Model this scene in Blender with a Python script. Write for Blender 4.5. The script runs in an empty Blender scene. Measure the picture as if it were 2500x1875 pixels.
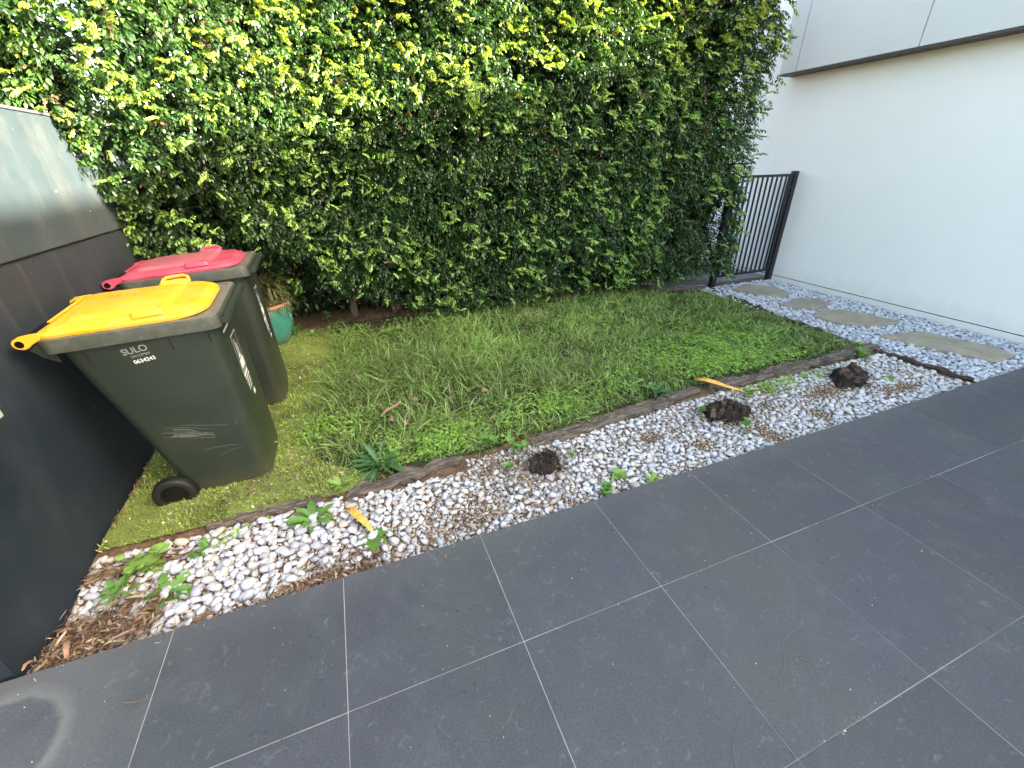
import bpy, math, random
import numpy as np
from mathutils import Vector, Matrix, Euler

random.seed(7)
rng = np.random.default_rng(11)
C = bpy.context.scene.collection
scene = bpy.context.scene

# ------------------------------------------------------------------ camera
cam_d = bpy.data.cameras.new('camera')
cam = bpy.data.objects.new('camera', cam_d)
C.objects.link(cam)
RM = Matrix(((0.9327750, 0.1836010, -0.3101958), (-0.3599363, 0.4280916, -0.8289653), (-0.0194066, 0.8848888, 0.4653978)))
cam.matrix_world = Matrix.Translation((0.859, -1.376, 1.526)) @ RM.to_4x4()
cam_d.sensor_width = 36.0
cam_d.sensor_fit = 'HORIZONTAL'
cam_d.lens = 14.847
cam_d.clip_start = 0.02
cam_d.clip_end = 400.0
scene.camera = cam

# ------------------------------------------------------------------ light
TO_SUN = Vector((1.0, -0.60, 0.60)).normalized()
ELEV = math.asin(TO_SUN.z)
AZ = math.atan2(TO_SUN.x, TO_SUN.y)
world = bpy.data.worlds.new('World')
scene.world = world
world.use_nodes = True
wt = world.node_tree
wt.nodes.clear()
wo = wt.nodes.new('ShaderNodeOutputWorld')
bg = wt.nodes.new('ShaderNodeBackground')
sky = wt.nodes.new('ShaderNodeTexSky')
sky.sky_type = 'NISHITA'
sky.sun_disc = False
sky.sun_elevation = ELEV
sky.sun_rotation = AZ
sky.air_density = 1.0
sky.dust_density = 4.0
sky.ozone_density = 0.3
bg.inputs['Strength'].default_value = 0.15
tint = wt.nodes.new('ShaderNodeMix'); tint.data_type = 'RGBA'; tint.blend_type = 'MULTIPLY'; tint.inputs[0].default_value = 1.0
tint.inputs[7].default_value = (1.08, 1.0, 0.88, 1)   # camera white balance set for the shade
wt.links.new(sky.outputs[0], tint.inputs[6])
wt.links.new(tint.outputs[2], bg.inputs['Color'])
wt.links.new(bg.outputs[0], wo.inputs['Surface'])
sun_d = bpy.data.lights.new('sun', 'SUN')
sun_d.energy = 5.0
sun_d.angle = math.radians(0.8)
sun_d.color = (1.0, 0.92, 0.76)
sun = bpy.data.objects.new('sun', sun_d)
sun.rotation_euler = TO_SUN.to_track_quat('Z', 'Y').to_euler()
sun.location = (0, 0, 10)
C.objects.link(sun)
scene.view_settings.view_transform = 'Standard'
scene.view_settings.look = 'None'
scene.view_settings.gamma = 1.0
scene.view_settings.exposure = 3.02
try:
    scene.view_settings.use_curve_mapping = False
except Exception:
    pass
scene.cycles.max_bounces = 8
scene.cycles.diffuse_bounces = 4
scene.cycles.transparent_max_bounces = 6

# ------------------------------------------------------------------ helpers
def tag(o, label=None, cat=None, group=None, kind=None):
    if label: o['label'] = label
    if cat: o['category'] = cat
    if group: o['group'] = group
    if kind: o['kind'] = kind
    return o

def link(name, me, mat=None, parent=None):
    o = bpy.data.objects.new(name, me)
    C.objects.link(o)
    if mat and not me.materials: me.materials.append(mat)
    if parent: o.parent = parent
    return o

def empty(name, loc=(0, 0, 0), rot=(0, 0, 0)):
    o = bpy.data.objects.new(name, None)
    o.location = loc
    o.rotation_euler = rot
    o.empty_display_size = 0.1
    C.objects.link(o)
    return o

def npmesh(name, V, F, col=None, smooth=False):
    """V (n,3) F (m,k) uniform polygons, col (n,3) per vertex."""
    V = np.asarray(V, np.float32); F = np.asarray(F, np.int32)
    me = bpy.data.meshes.new(name)
    m, k = F.shape
    me.vertices.add(len(V)); me.vertices.foreach_set('co', V.ravel())
    me.loops.add(m * k); me.loops.foreach_set('vertex_index', F.ravel())
    me.polygons.add(m)
    me.polygons.foreach_set('loop_start', np.arange(0, m * k, k, dtype=np.int32))
    try: me.polygons.foreach_set('loop_total', np.full(m, k, np.int32))
    except Exception: pass
    me.polygons.foreach_set('use_smooth', np.full(m, smooth, bool))
    if col is not None:
        a = me.color_attributes.new('Col', 'FLOAT_COLOR', 'POINT')
        c4 = np.ones((len(V), 4), np.float32); c4[:, :3] = col
        a.data.foreach_set('color', c4.ravel())
    me.update(calc_edges=True)
    return me

class MB:
    """collects polygons into one mesh"""
    def __init__(s): s.v = []; s.f = []
    def add(s, v, f):
        n = len(s.v); s.v += [tuple(p) for p in v]; s.f += [tuple(i + n for i in q) for q in f]; return s
    def box(s, x0, x1, y0, y1, z0, z1, M=None):
        v = [(x0, y0, z0), (x1, y0, z0), (x1, y1, z0), (x0, y1, z0), (x0, y0, z1), (x1, y0, z1), (x1, y1, z1), (x0, y1, z1)]
        if M is not None: v = [M @ Vector(p) for p in v]
        return s.add(v, [(0, 3, 2, 1), (4, 5, 6, 7), (0, 1, 5, 4), (1, 2, 6, 5), (2, 3, 7, 6), (3, 0, 4, 7)])
    def prism(s, pts, h0, h1, axis='z'):
        n = len(pts)
        def P(a, b, h): return (a, b, h) if axis == 'z' else ((a, h, b) if axis == 'y' else (h, a, b))
        v = [P(a, b, h0) for a, b in pts] + [P(a, b, h1) for a, b in pts]
        f = [tuple(range(n - 1, -1, -1)), tuple(range(n, 2 * n))] + [(i, (i + 1) % n, n + (i + 1) % n, n + i) for i in range(n)]
        return s.add(v, f)
    def loft(s, rings, cap0=True, cap1=True):
        n = len(rings[0]); v = [p for r in rings for p in r]; f = []
        for k in range(len(rings) - 1):
            for i in range(n):
                j = (i + 1) % n
                f.append((k * n + i, k * n + j, (k + 1) * n + j, (k + 1) * n + i))
        if cap0: f.append(tuple(range(n - 1, -1, -1)))
        if cap1: f.append(tuple((len(rings) - 1) * n + i for i in range(n)))
        return s.add(v, f)
    def tube(s, pts, r, n=8, cap=True):
        pts = [Vector(p) for p in pts]; rings = []
        rr = r if isinstance(r, (list, tuple)) else [r] * len(pts)
        up = Vector((0, 0, 1))
        for i, p in enumerate(pts):
            d = (pts[min(i + 1, len(pts) - 1)] - pts[max(i - 1, 0)]).normalized()
            a = d.cross(up)
            if a.length < 1e-3: a = d.cross(Vector((1, 0, 0)))
            a.normalize(); b = a.cross(d)
            rings.append([p + (a * math.cos(t) + b * math.sin(t)) * rr[i] for t in [2 * math.pi * k / n for k in range(n)]])
        return s.loft(rings, cap, cap)
    def mesh(s, name, smooth=False):
        me = bpy.data.meshes.new(name); me.from_pydata([tuple(p) for p in s.v], [], s.f); me.update()
        if smooth:
            me.polygons.foreach_set('use_smooth', [True] * len(me.polygons))
        return me
    def build(s, name, mat, parent=None, smooth=False, bevel=0, seg=2, fix=True):
        me = s.mesh(name, smooth)
        if fix:
            import bmesh
            bm = bmesh.new(); bm.from_mesh(me); bmesh.ops.recalc_face_normals(bm, faces=bm.faces)
            if bevel:
                ed = [e for e in bm.edges if len(e.link_faces) == 2 and e.calc_face_angle(0) > 0.6]
                bmesh.ops.bevel(bm, geom=ed, offset=bevel, segments=seg, affect='EDGES', clamp_overlap=True)
            bm.to_mesh(me); bm.free()
        if smooth:
            me.polygons.foreach_set('use_smooth', [True] * len(me.polygons))
            try: me.set_sharp_from_angle(angle=math.radians(38))
            except Exception: pass
        return link(name, me, mat, parent)

def rrect(x0, x1, y0, y1, r, n=5, z=0.0):
    """rounded rectangle; r may be 4 radii (x1y1, x0y1, x0y0, x1y0)"""
    if not isinstance(r, (list, tuple)): r = [r] * 4
    P = []
    for (cx, cy, a0, rr) in ((x1 - r[0], y1 - r[0], 0, r[0]), (x0 + r[1], y1 - r[1], 90, r[1]), (x0 + r[2], y0 + r[2], 180, r[2]), (x1 - r[3], y0 + r[3], 270, r[3])):
        for k in range(n + 1):
            a = math.radians(a0 + 90 * k / n)
            P.append((cx + rr * math.cos(a), cy + rr * math.sin(a), z))
    return P

def smooth01(a, b, x):
    t = np.clip((x - a) / (b - a), 0, 1); return t * t * (3 - 2 * t)

# cheap smooth value noise for numpy
_T = rng.random((64, 64))
def vnoise(x, y):
    x = np.asarray(x, float); y = np.asarray(y, float)
    xi = np.floor(x).astype(int); yi = np.floor(y).astype(int); fx = x - xi; fy = y - yi
    fx = fx * fx * (3 - 2 * fx); fy = fy * fy * (3 - 2 * fy)
    a = _T[xi % 64, yi % 64]; b = _T[(xi + 1) % 64, yi % 64]; c = _T[xi % 64, (yi + 1) % 64]; d = _T[(xi + 1) % 64, (yi + 1) % 64]
    return (a * (1 - fx) + b * fx) * (1 - fy) + (c * (1 - fx) + d * fx) * fy

# ------------------------------------------------------------------ materials
def newmat(name):
    m = bpy.data.materials.new(name); m.use_nodes = True
    nt = m.node_tree; p = nt.nodes['Principled BSDF']
    return m, nt, p

def nn(nt, t, **kw):
    n = nt.nodes.new(t)
    for k, v in kw.items():
        if k in n.inputs: n.inputs[k].default_value = v
        else: setattr(n, k, v)
    return n

def coords(nt, scale=(1, 1, 1), mode='Object'):
    tc = nn(nt, 'ShaderNodeTexCoord'); mp = nn(nt, 'ShaderNodeMapping')
    mp.inputs['Scale'].default_value = scale
    nt.links.new(tc.outputs[mode], mp.inputs['Vector'])
    return mp.outputs[0]

def world_coords(nt, scale=(1, 1, 1)):
    g = nn(nt, 'ShaderNodeNewGeometry'); mp = nn(nt, 'ShaderNodeMapping')
    mp.inputs['Scale'].default_value = scale
    nt.links.new(g.outputs['Position'], mp.inputs['Vector'])
    return mp.outputs[0]

def noise(nt, vec, scale, detail=5, rough=0.6, dist=0.0):
    n = nn(nt, 'ShaderNodeTexNoise'); n.inputs['Scale'].default_value = scale; n.inputs['Detail'].default_value = detail
    n.inputs['Roughness'].default_value = rough; n.inputs['Distortion'].default_value = dist
    nt.links.new(vec, n.inputs['Vector']); return n.outputs[0]

def ramp(nt, fac, stops):
    r = nn(nt, 'ShaderNodeValToRGB'); cr = r.color_ramp
    while len(cr.elements) < len(stops): cr.elements.new(0.5)
    for e, (p, c) in zip(cr.elements, stops):
        e.position = p; e.color = (c if isinstance(c, tuple) else (c, c, c)) + (1,)
    nt.links.new(fac, r.inputs[0]); return r.outputs[0]

def mix(nt, fac, a, b, mode='MIX'):
    m = nn(nt, 'ShaderNodeMix', data_type='RGBA', blend_type=mode)
    for s, v in ((m.inputs[0], fac), (m.inputs[6], a), (m.inputs[7], b)):
        if isinstance(v, bpy.types.NodeSocket): nt.links.new(v, s)
        elif isinstance(v, tuple): s.default_value = v + (1,)
        else: s.default_value = v
    return m.outputs[2]

def math_n(nt, op, a, b=None, c=None):
    m = nn(nt, 'ShaderNodeMath', operation=op)
    for i, v in enumerate((a, b, c)):
        if v is None: continue
        if isinstance(v, bpy.types.NodeSocket): nt.links.new(v, m.inputs[i])
        else: m.inputs[i].default_value = v
    return m.outputs[0]

def bump(nt, p, h, strength=0.3, dist=0.01):
    b = nn(nt, 'ShaderNodeBump'); b.inputs['Strength'].default_value = strength; b.inputs['Distance'].default_value = dist
    nt.links.new(h, b.inputs['Height']); nt.links.new(b.outputs[0], p.inputs['Normal'])

def simple(name, col, rough=0.6, var=0.15, scale=30, bmp=0.1, metal=0.0, spec=0.5, bdist=0.003):
    m, nt, p = newmat(name)
    v = coords(nt)
    n = noise(nt, v, scale)
    c0 = tuple(c * (1 - var) for c in col); c1 = tuple(min(1, c * (1 + var)) for c in col)
    nt.links.new(ramp(nt, n, [(0.3, c0), (0.7, c1)]), p.inputs['Base Color'])
    p.inputs['Roughness'].default_value = rough; p.inputs['Metallic'].default_value = metal
    p.inputs['Specular IOR Level'].default_value = spec
    if bmp: bump(nt, p, noise(nt, v, scale * 3), bmp, bdist)
    return m

def leafmat(name, col=None, rough=0.35, trans=0.3, spec=0.5, var=0.25):
    """colour from the mesh's Col attribute or a fixed colour, with translucency"""
    m, nt, p = newmat(name)
    out = nt.nodes['Material Output']
    if col is None:
        a = nn(nt, 'ShaderNodeAttribute', attribute_name='Col'); c = a.outputs['Color']
    else:
        oi = nn(nt, 'ShaderNodeObjectInfo')
        n = noise(nt, world_coords(nt), 14, 3)
        f = math_n(nt, 'ADD', math_n(nt, 'MULTIPLY', oi.outputs['Random'], 0.5), math_n(nt, 'MULTIPLY', n, 0.5))
        c = ramp(nt, f, [(0.1, tuple(x * (1 - var) for x in col)), (0.9, tuple(x * (1 + var) for x in col))])
    nt.links.new(c, p.inputs['Base Color'])
    p.inputs['Roughness'].default_value = rough
    p.inputs['Specular IOR Level'].default_value = spec
    t = nn(nt, 'ShaderNodeBsdfTranslucent')
    tcol = mix(nt, 1.0, c, (1.25, 1.2, 0.45), 'MULTIPLY')
    nt.links.new(tcol, t.inputs['Color'])
    ms = nn(nt, 'ShaderNodeMixShader'); ms.inputs[0].default_value = trans
    nt.links.new(p.outputs[0], ms.inputs[1]); nt.links.new(t.outputs[0], ms.inputs[2])
    nt.links.new(ms.outputs[0], out.inputs['Surface'])
    return m

M = {}
M['leaf'] = leafmat('hedge_leaf', rough=0.28, trans=0.26, spec=0.6)
M['grass'] = leafmat('grass_blade', rough=0.42, trans=0.3, spec=0.45)
M['litter'] = leafmat('dry_litter', rough=0.8, trans=0.05, spec=0.15)
M['weed'] = leafmat('weed_leaf', (0.13, 0.27, 0.055), rough=0.5, trans=0.3, spec=0.3)
M['weed_dark'] = leafmat('weed_leaf_dark', (0.075, 0.17, 0.06), rough=0.5, trans=0.25, spec=0.3)
M['weed_pale'] = leafmat('weed_leaf_pale', (0.21, 0.36, 0.08), rough=0.5, trans=0.3, spec=0.3)
M['stem'] = simple('weed_stem', (0.12, 0.19, 0.07), 0.6)
M['dryleaf'] = leafmat('dry_leaf', (0.30, 0.19, 0.12), rough=0.7, trans=0.1, spec=0.2)

def yellow_leaf():
    m, nt, p = newmat('yellow_dead_leaf')
    v = coords(nt)
    n = noise(nt, v, 60, 4)
    c = ramp(nt, n, [(0.34, (0.22, 0.09, 0.02)), (0.46, (0.68, 0.36, 0.06)), (0.75, (0.8, 0.5, 0.13))])
    nt.links.new(c, p.inputs['Base Color']); p.inputs['Roughness'].default_value = 0.5
    bump(nt, p, noise(nt, coords(nt, (3, 80, 3)), 4), 0.3, 0.002)
    return m
M['yleaf'] = yellow_leaf()

def slate():
    m, nt, p = newmat('dark_slate_tile')
    v = world_coords(nt)
    oi = nn(nt, 'ShaderNodeObjectInfo')
    big = noise(nt, v, 1.3, 4, 0.6); mid = noise(nt, v, 9, 6, 0.7); fine = noise(nt, v, 160, 3, 0.7)
    c = ramp(nt, big, [(0.32, (0.056, 0.056, 0.076)), (0.5, (0.058, 0.062, 0.072)), (0.68, (0.060, 0.071, 0.068))])
    c = mix(nt, ramp(nt, mid, [(0.35, 0.0), (0.75, 0.55)]), c, (0.083, 0.090, 0.098))
    c = mix(nt, 0.5, c, ramp(nt, fine, [(0.3, (0.22, 0.22, 0.23)), (0.7, (0.74, 0.74, 0.74))]), 'OVERLAY')
    tint = ramp(nt, oi.outputs['Random'], [(0.0, (0.74, 0.74, 0.77)), (1.0, (0.93, 0.94, 0.91))])
    c = mix(nt, 1.0, c, tint, 'MULTIPLY')
    # scuffs: pale elongated smears and small specks
    sm = noise(nt, world_coords(nt, (1.0, 1.0, 1.0)), 22, 2, 0.5, 1.5)
    c = mix(nt, ramp(nt, sm, [(0.62, 0.0), (0.80, 0.42)]), c, (0.15, 0.16, 0.17))
    wet = noise(nt, v, 3.1, 7, 0.75, 0.8)
    c = mix(nt, ramp(nt, wet, [(0.52, 0.0), (0.70, 0.30)]), c, (0.098, 0.106, 0.112))
    vo = nn(nt, 'ShaderNodeTexVoronoi'); vo.inputs['Scale'].default_value = 17
    nt.links.new(v, vo.inputs['Vector'])
    c = mix(nt, ramp(nt, vo.outputs['Distance'], [(0.022, 0.45), (0.045, 0.0)]), c, (0.22, 0.23, 0.22))
    vo2 = nn(nt, 'ShaderNodeTexVoronoi'); vo2.inputs['Scale'].default_value = 9
    nt.links.new(world_coords(nt, (1.0, 1.07, 1)), vo2.inputs['Vector'])
    c = mix(nt, ramp(nt, vo2.outputs['Distance'], [(0.05, 0.6), (0.075, 0.0)]), c, (0.028, 0.029, 0.033))
    # worn dust ring left by a round base at the near left corner
    sub = nn(nt, 'ShaderNodeVectorMath', operation='SUBTRACT'); nt.links.new(world_coords(nt), sub.inputs[0]); sub.inputs[1].default_value = (-0.42, -0.27, 0.0)
    ds = nn(nt, 'ShaderNodeVectorMath', operation='LENGTH'); nt.links.new(sub.outputs[0], ds.inputs[0])
    wob = math_n(nt, 'MULTIPLY', math_n(nt, 'SUBTRACT', noise(nt, v, 7, 6, 0.7), 0.5), 0.07)
    dd = math_n(nt, 'ADD', ds.outputs['Value'], wob)
    ring = ramp(nt, dd, [(0.168, 0.0), (0.186, 0.75), (0.203, 0.55), (0.225, 0.22), (0.40, 0.0)])
    c = mix(nt, ring, c, (0.13, 0.137, 0.13))
    # dusty margin beside the planting bed
    sx = nn(nt, 'ShaderNodeSeparateXYZ'); nt.links.new(v, sx.inputs[0])
    edge = ramp(nt, math_n(nt, 'ADD', math_n(nt, 'MULTIPLY', sx.outputs[1], -1.0), math_n(nt, 'MULTIPLY', mid, 0.12)), [(0.03, 0.35), (0.22, 0.0)])
    c = mix(nt, edge, c, (0.11, 0.115, 0.11))
    nt.links.new(c, p.inputs['Base Color'])
    nt.links.new(ramp(nt, mid, [(0.3, 0.48), (0.7, 0.66)]), p.inputs['Roughness'])
    p.inputs['Specular IOR Level'].default_value = 0.35
    h = math_n(nt, 'ADD', math_n(nt, 'MULTIPLY', mid, 0.6), math_n(nt, 'MULTIPLY', fine, 0.25))
    bump(nt, p, h, 0.25, 0.004)
    return m
M['slate'] = slate()
M['grout'] = simple('pale_grout', (0.23, 0.225, 0.21), 0.9, 0.55, 2.2, 0.1)

def soilmat():
    m, nt, p = newmat('bare_soil')
    v = world_coords(nt)
    a = noise(nt, v, 9, 8, 0.75); b = noise(nt, v, 120, 4, 0.8)
    c = ramp(nt, a, [(0.3, (0.075, 0.047, 0.028)), (0.55, (0.17, 0.110, 0.065)), (0.75, (0.28, 0.20, 0.13))])
    c = mix(nt, ramp(nt, b, [(0.5, 0.0), (0.68, 0.6)]), c, (0.30, 0.22, 0.13))
    nt.links.new(c, p.inputs['Base Color']); p.inputs['Roughness'].default_value = 0.95
    p.inputs['Specular IOR Level'].default_value = 0.1
    bump(nt, p, math_n(nt, 'ADD', a, math_n(nt, 'MULTIPLY', b, 0.4)), 0.9, 0.02)
    return m
M['soil'] = soilmat()

def lawnsoil():
    m, nt, p = newmat('lawn_thatch')
    v = world_coords(nt)
    a = noise(nt, v, 5, 8, 0.7); b = noise(nt, v, 90, 4, 0.8)
    c = ramp(nt, a, [(0.35, (0.025, 0.035, 0.014)), (0.6, (0.05, 0.055, 0.025)), (0.8, (0.14, 0.10, 0.06))])
    c = mix(nt, ramp(nt, b, [(0.5, 0.0), (0.7, 0.5)]), c, (0.10, 0.11, 0.05))
    nt.links.new(c, p.inputs['Base Color']); p.inputs['Roughness'].default_value = 0.95
    p.inputs['Specular IOR Level'].default_value = 0.1
    bump(nt, p, b, 0.8, 0.01)
    return m
M['thatch'] = lawnsoil()

def turfmat():
    m, nt, p = newmat('artificial_turf_backing')
    v = world_coords(nt)
    a = noise(nt, v, 7, 6, 0.7); b = noise(nt, v, 260, 3, 0.8)
    c = ramp(nt, a, [(0.3, (0.13, 0.18, 0.045)), (0.7, (0.22, 0.27, 0.075))])
    c = mix(nt, 0.7, c, ramp(nt, b, [(0.3, (0.2, 0.2, 0.2)), (0.7, (0.75, 0.75, 0.7))]), 'OVERLAY')
    nt.links.new(c, p.inputs['Base Color']); p.inputs['Roughness'].default_value = 0.9
    p.inputs['Specular IOR Level'].default_value = 0.15
    bump(nt, p, b, 0.9, 0.006)
    return m
M['turf'] = turfmat()

def pebblemat(name, from_attr):
    m, nt, p = newmat(name)
    if from_attr:
        at = nn(nt, 'ShaderNodeAttribute', attribute_name='Col'); base = at.outputs['Color']
    else:
        oi = nn(nt, 'ShaderNodeObjectInfo')
        base = ramp(nt, oi.outputs['Random'], [(0.0, (0.30, 0.31, 0.335)), (0.3, (0.45, 0.46, 0.48)), (0.75, (0.56, 0.565, 0.565)), (0.88, (0.53, 0.49, 0.40)), (1.0, (0.42, 0.31, 0.23))])
    v = world_coords(nt)
    n = noise(nt, v, 26, 5, 0.7, 2.0); f = noise(nt, v, 110, 4, 0.7)
    c = mix(nt, ramp(nt, n, [(0.42, 0.0), (0.52, 0.6), (0.62, 0.0)]), base, (0.33, 0.34, 0.365))
    c = mix(nt, ramp(nt, f, [(0.55, 0.0), (0.8, 0.35)]), c, (0.42, 0.38, 0.32))
    nt.links.new(c, p.inputs['Base Color']); p.inputs['Roughness'].default_value = 0.55
    p.inputs['Specular IOR Level'].default_value = 0.35
    bump(nt, p, math_n(nt, 'ADD', f, n), 0.5, 0.003)
    return m
M['pebble'] = pebblemat('white_pebble', False)
M['pebbles'] = pebblemat('white_pebbles_mixed', True)

def woodmat(name, c0, c1, c2, sc=(4, 60, 60), rough=0.85):
    m, nt, p = newmat(name)
    v = coords(nt, sc); w = coords(nt)
    a = noise(nt, v, 1.5, 8, 0.75, 0.6); b = noise(nt, w, 6, 4)
    c = ramp(nt, a, [(0.36, c0), (0.52, c1), (0.68, c2)])
    c = mix(nt, ramp(nt, b, [(0.5, 0.0), (0.7, 0.5)]), c, c0)
    nt.links.new(c, p.inputs['Base Color']); p.inputs['Roughness'].default_value = rough
    p.inputs['Specular IOR Level'].default_value = 0.15
    bump(nt, p, a, 1.0, 0.02)
    return m
M['timber'] = woodmat('weathered_timber', (0.040, 0.032, 0.026), (0.155, 0.128, 0.105), (0.32, 0.275, 0.23), (2.5, 45, 45))
M['timber_dark'] = woodmat('dark_timber', (0.03, 0.024, 0.02), (0.085, 0.062, 0.05), (0.16, 0.12, 0.09))
M['stump'] = woodmat('charred_stump', (0.010, 0.008, 0.007), (0.034, 0.026, 0.022), (0.095, 0.072, 0.06), (30, 30, 6))
M['block'] = woodmat('cracked_stump_wood', (0.018, 0.013, 0.011), (0.068, 0.050, 0.042), (0.17, 0.128, 0.105), (20, 20, 20))
M['block_pale'] = woodmat('cracked_stump_wood_pale', (0.035, 0.022, 0.017), (0.11, 0.073, 0.055), (0.24, 0.165, 0.125), (20, 20, 20))
M['bark'] = woodmat('bark_piece', (0.10, 0.065, 0.045), (0.28, 0.19, 0.13), (0.45, 0.35, 0.26), (5, 60, 60))
M['trunk'] = woodmat('hedge_trunk', (0.06, 0.045, 0.035), (0.16, 0.12, 0.09), (0.26, 0.20, 0.15), (20, 20, 3))
M['deck'] = woodmat('grey_deck_board', (0.20, 0.20, 0.20), (0.30, 0.30, 0.31), (0.40, 0.40, 0.40), (3, 60, 60))

def stonemat():
    m, nt, p = newmat('sandstone_stepper')
    v = world_coords(nt)
    a = noise(nt, v, 4, 8, 0.65, 1.0); b = noise(nt, v, 90, 4, 0.7)
    c = ramp(nt, a, [(0.3, (0.19, 0.17, 0.12)), (0.5, (0.27, 0.24, 0.175)), (0.7, (0.36, 0.31, 0.22))])
    nt.links.new(c, p.inputs['Base Color']); p.inputs['Roughness'].default_value = 0.85
    bump(nt, p, math_n(nt, 'ADD', a, math_n(nt, 'MULTIPLY', b, 0.3)), 0.5, 0.01)
    return m
M['stone'] = stonemat()

def charcoal_wall(name='charcoal_painted_wall', gain=1.0):
    m, nt, p = newmat(name)
    v = world_coords(nt); vs = world_coords(nt, (1, 2.2, 0.6))
    big = noise(nt, v, 1.6, 6, 0.6); st = noise(nt, vs, 2.2, 7, 0.7); fine = noise(nt, v, 140, 3, 0.7); mid = noise(nt, v, 7, 5, 0.6)
    c = ramp(nt, big, [(0.3, (0.008, 0.014, 0.022)), (0.7, (0.015, 0.024, 0.034))])
    c = mix(nt, ramp(nt, st, [(0.48, 0.0), (0.72, 0.45)]), c, (0.034, 0.039, 0.046))
    c = mix(nt, ramp(nt, mid, [(0.55, 0.0), (0.75, 0.35)]), c, (0.034, 0.040, 0.043))

    # grey fade below the panel joint, plus dust streaks hanging from z = 1.19
    sx = nn(nt, 'ShaderNodeSeparateXYZ'); nt.links.new(v, sx.inputs[0])
    dz = math_n(nt, 'SUBTRACT', 1.19, sx.outputs[2])
    m1 = ramp(nt, dz, [(0.0, 0.0), (0.012, 0.85), (0.55, 0.0)])
    c = mix(nt, math_n(nt, 'MULTIPLY', m1, 0.55), c, (0.043, 0.050, 0.056))
    stf = noise(nt, world_coords(nt, (1, 7, 0.6)), 1.6, 6, 0.75)
    c = mix(nt, math_n(nt, 'MULTIPLY', m1, ramp(nt, stf, [(0.52, 0.0), (0.75, 0.8)])), c, (0.088, 0.092, 0.095))
    blot = noise(nt, world_coords(nt, (1, 1.4, 0.8)), 5, 8, 0.75, 1.2)
    c = mix(nt, ramp(nt, blot, [(0.5, 0.0), (0.72, 0.45)]), c, (0.012, 0.014, 0.017))
    vo = nn(nt, 'ShaderNodeTexVoronoi'); vo.inputs['Scale'].default_value = 9; nt.links.new(v, vo.inputs['Vector'])
    c = mix(nt, ramp(nt, vo.outputs['Distance'], [(0.018, 0.9), (0.03, 0.0)]), c, (0.4, 0.4, 0.4))
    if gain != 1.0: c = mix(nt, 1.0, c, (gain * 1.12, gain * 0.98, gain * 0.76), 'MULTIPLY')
    nt.links.new(c, p.inputs['Base Color'])
    nt.links.new(ramp(nt, big, [(0.3, 0.5), (0.7, 0.62)]), p.inputs['Roughness'])
    p.inputs['Specular IOR Level'].default_value = 0.3
    bump(nt, p, math_n(nt, 'ADD', fine, math_n(nt, 'MULTIPLY', big, 2.0)), 0.16, 0.004)
    return m
M['charcoal'] = charcoal_wall()
M['charcoal_sunlit'] = charcoal_wall('sunlit_upper_panel', 3.1)  # same charcoal paint lightened: sunlight put into the upper panel's colour

def whitewall(name, col=(0.81, 0.81, 0.775)):
    m, nt, p = newmat(name)
    v = world_coords(nt)
    a = noise(nt, v, 0.9, 5, 0.6); f = noise(nt, v, 170, 4, 0.75); s = noise(nt, world_coords(nt, (1, 6, 0.5)), 1.5, 5, 0.65)
    c = ramp(nt, a, [(0.3, tuple(x * 0.95 for x in col)), (0.7, col)])
    c = mix(nt, ramp(nt, s, [(0.6, 0.0), (0.85, 0.12)]), c, (0.66, 0.63, 0.57))
    sz = nn(nt, 'ShaderNodeSeparateXYZ'); nt.links.new(v, sz.inputs[0])
    sp = math_n(nt, 'ADD', sz.outputs[2], math_n(nt, 'MULTIPLY', noise(nt, v, 8, 8, 0.75), 0.5))
    c = mix(nt, ramp(nt, sp, [(0.22, 0.30), (0.48, 0.0)]), c, (0.45, 0.42, 0.35))
    tr = noise(nt, world_coords(nt, (3, 3, 5)), 3.0, 4, 0.6, 1.0)
    nt.links.new(c, p.inputs['Base Color']); p.inputs['Roughness'].default_value = 0.8
    p.inputs['Specular IOR Level'].default_value = 0.25
    bump(nt, p, math_n(nt, 'ADD', f, math_n(nt, 'MULTIPLY', tr, 1.5)), 0.30, 0.005)
    return m
M['white'] = whitewall('white_render')
M['clad'] = whitewall('white_cladding', (0.57, 0.58, 0.565))
M['soffit'] = simple('brown_soffit_edge', (0.055, 0.042, 0.038), 0.6)
M['black'] = simple('black_powder_coat', (0.012, 0.013, 0.017), 0.35, 0.1, 40, 0.05)
M['shelf'] = simple('pale_green_plastic', (0.33, 0.38, 0.32), 0.5)
M['green_bin'] = None

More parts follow.
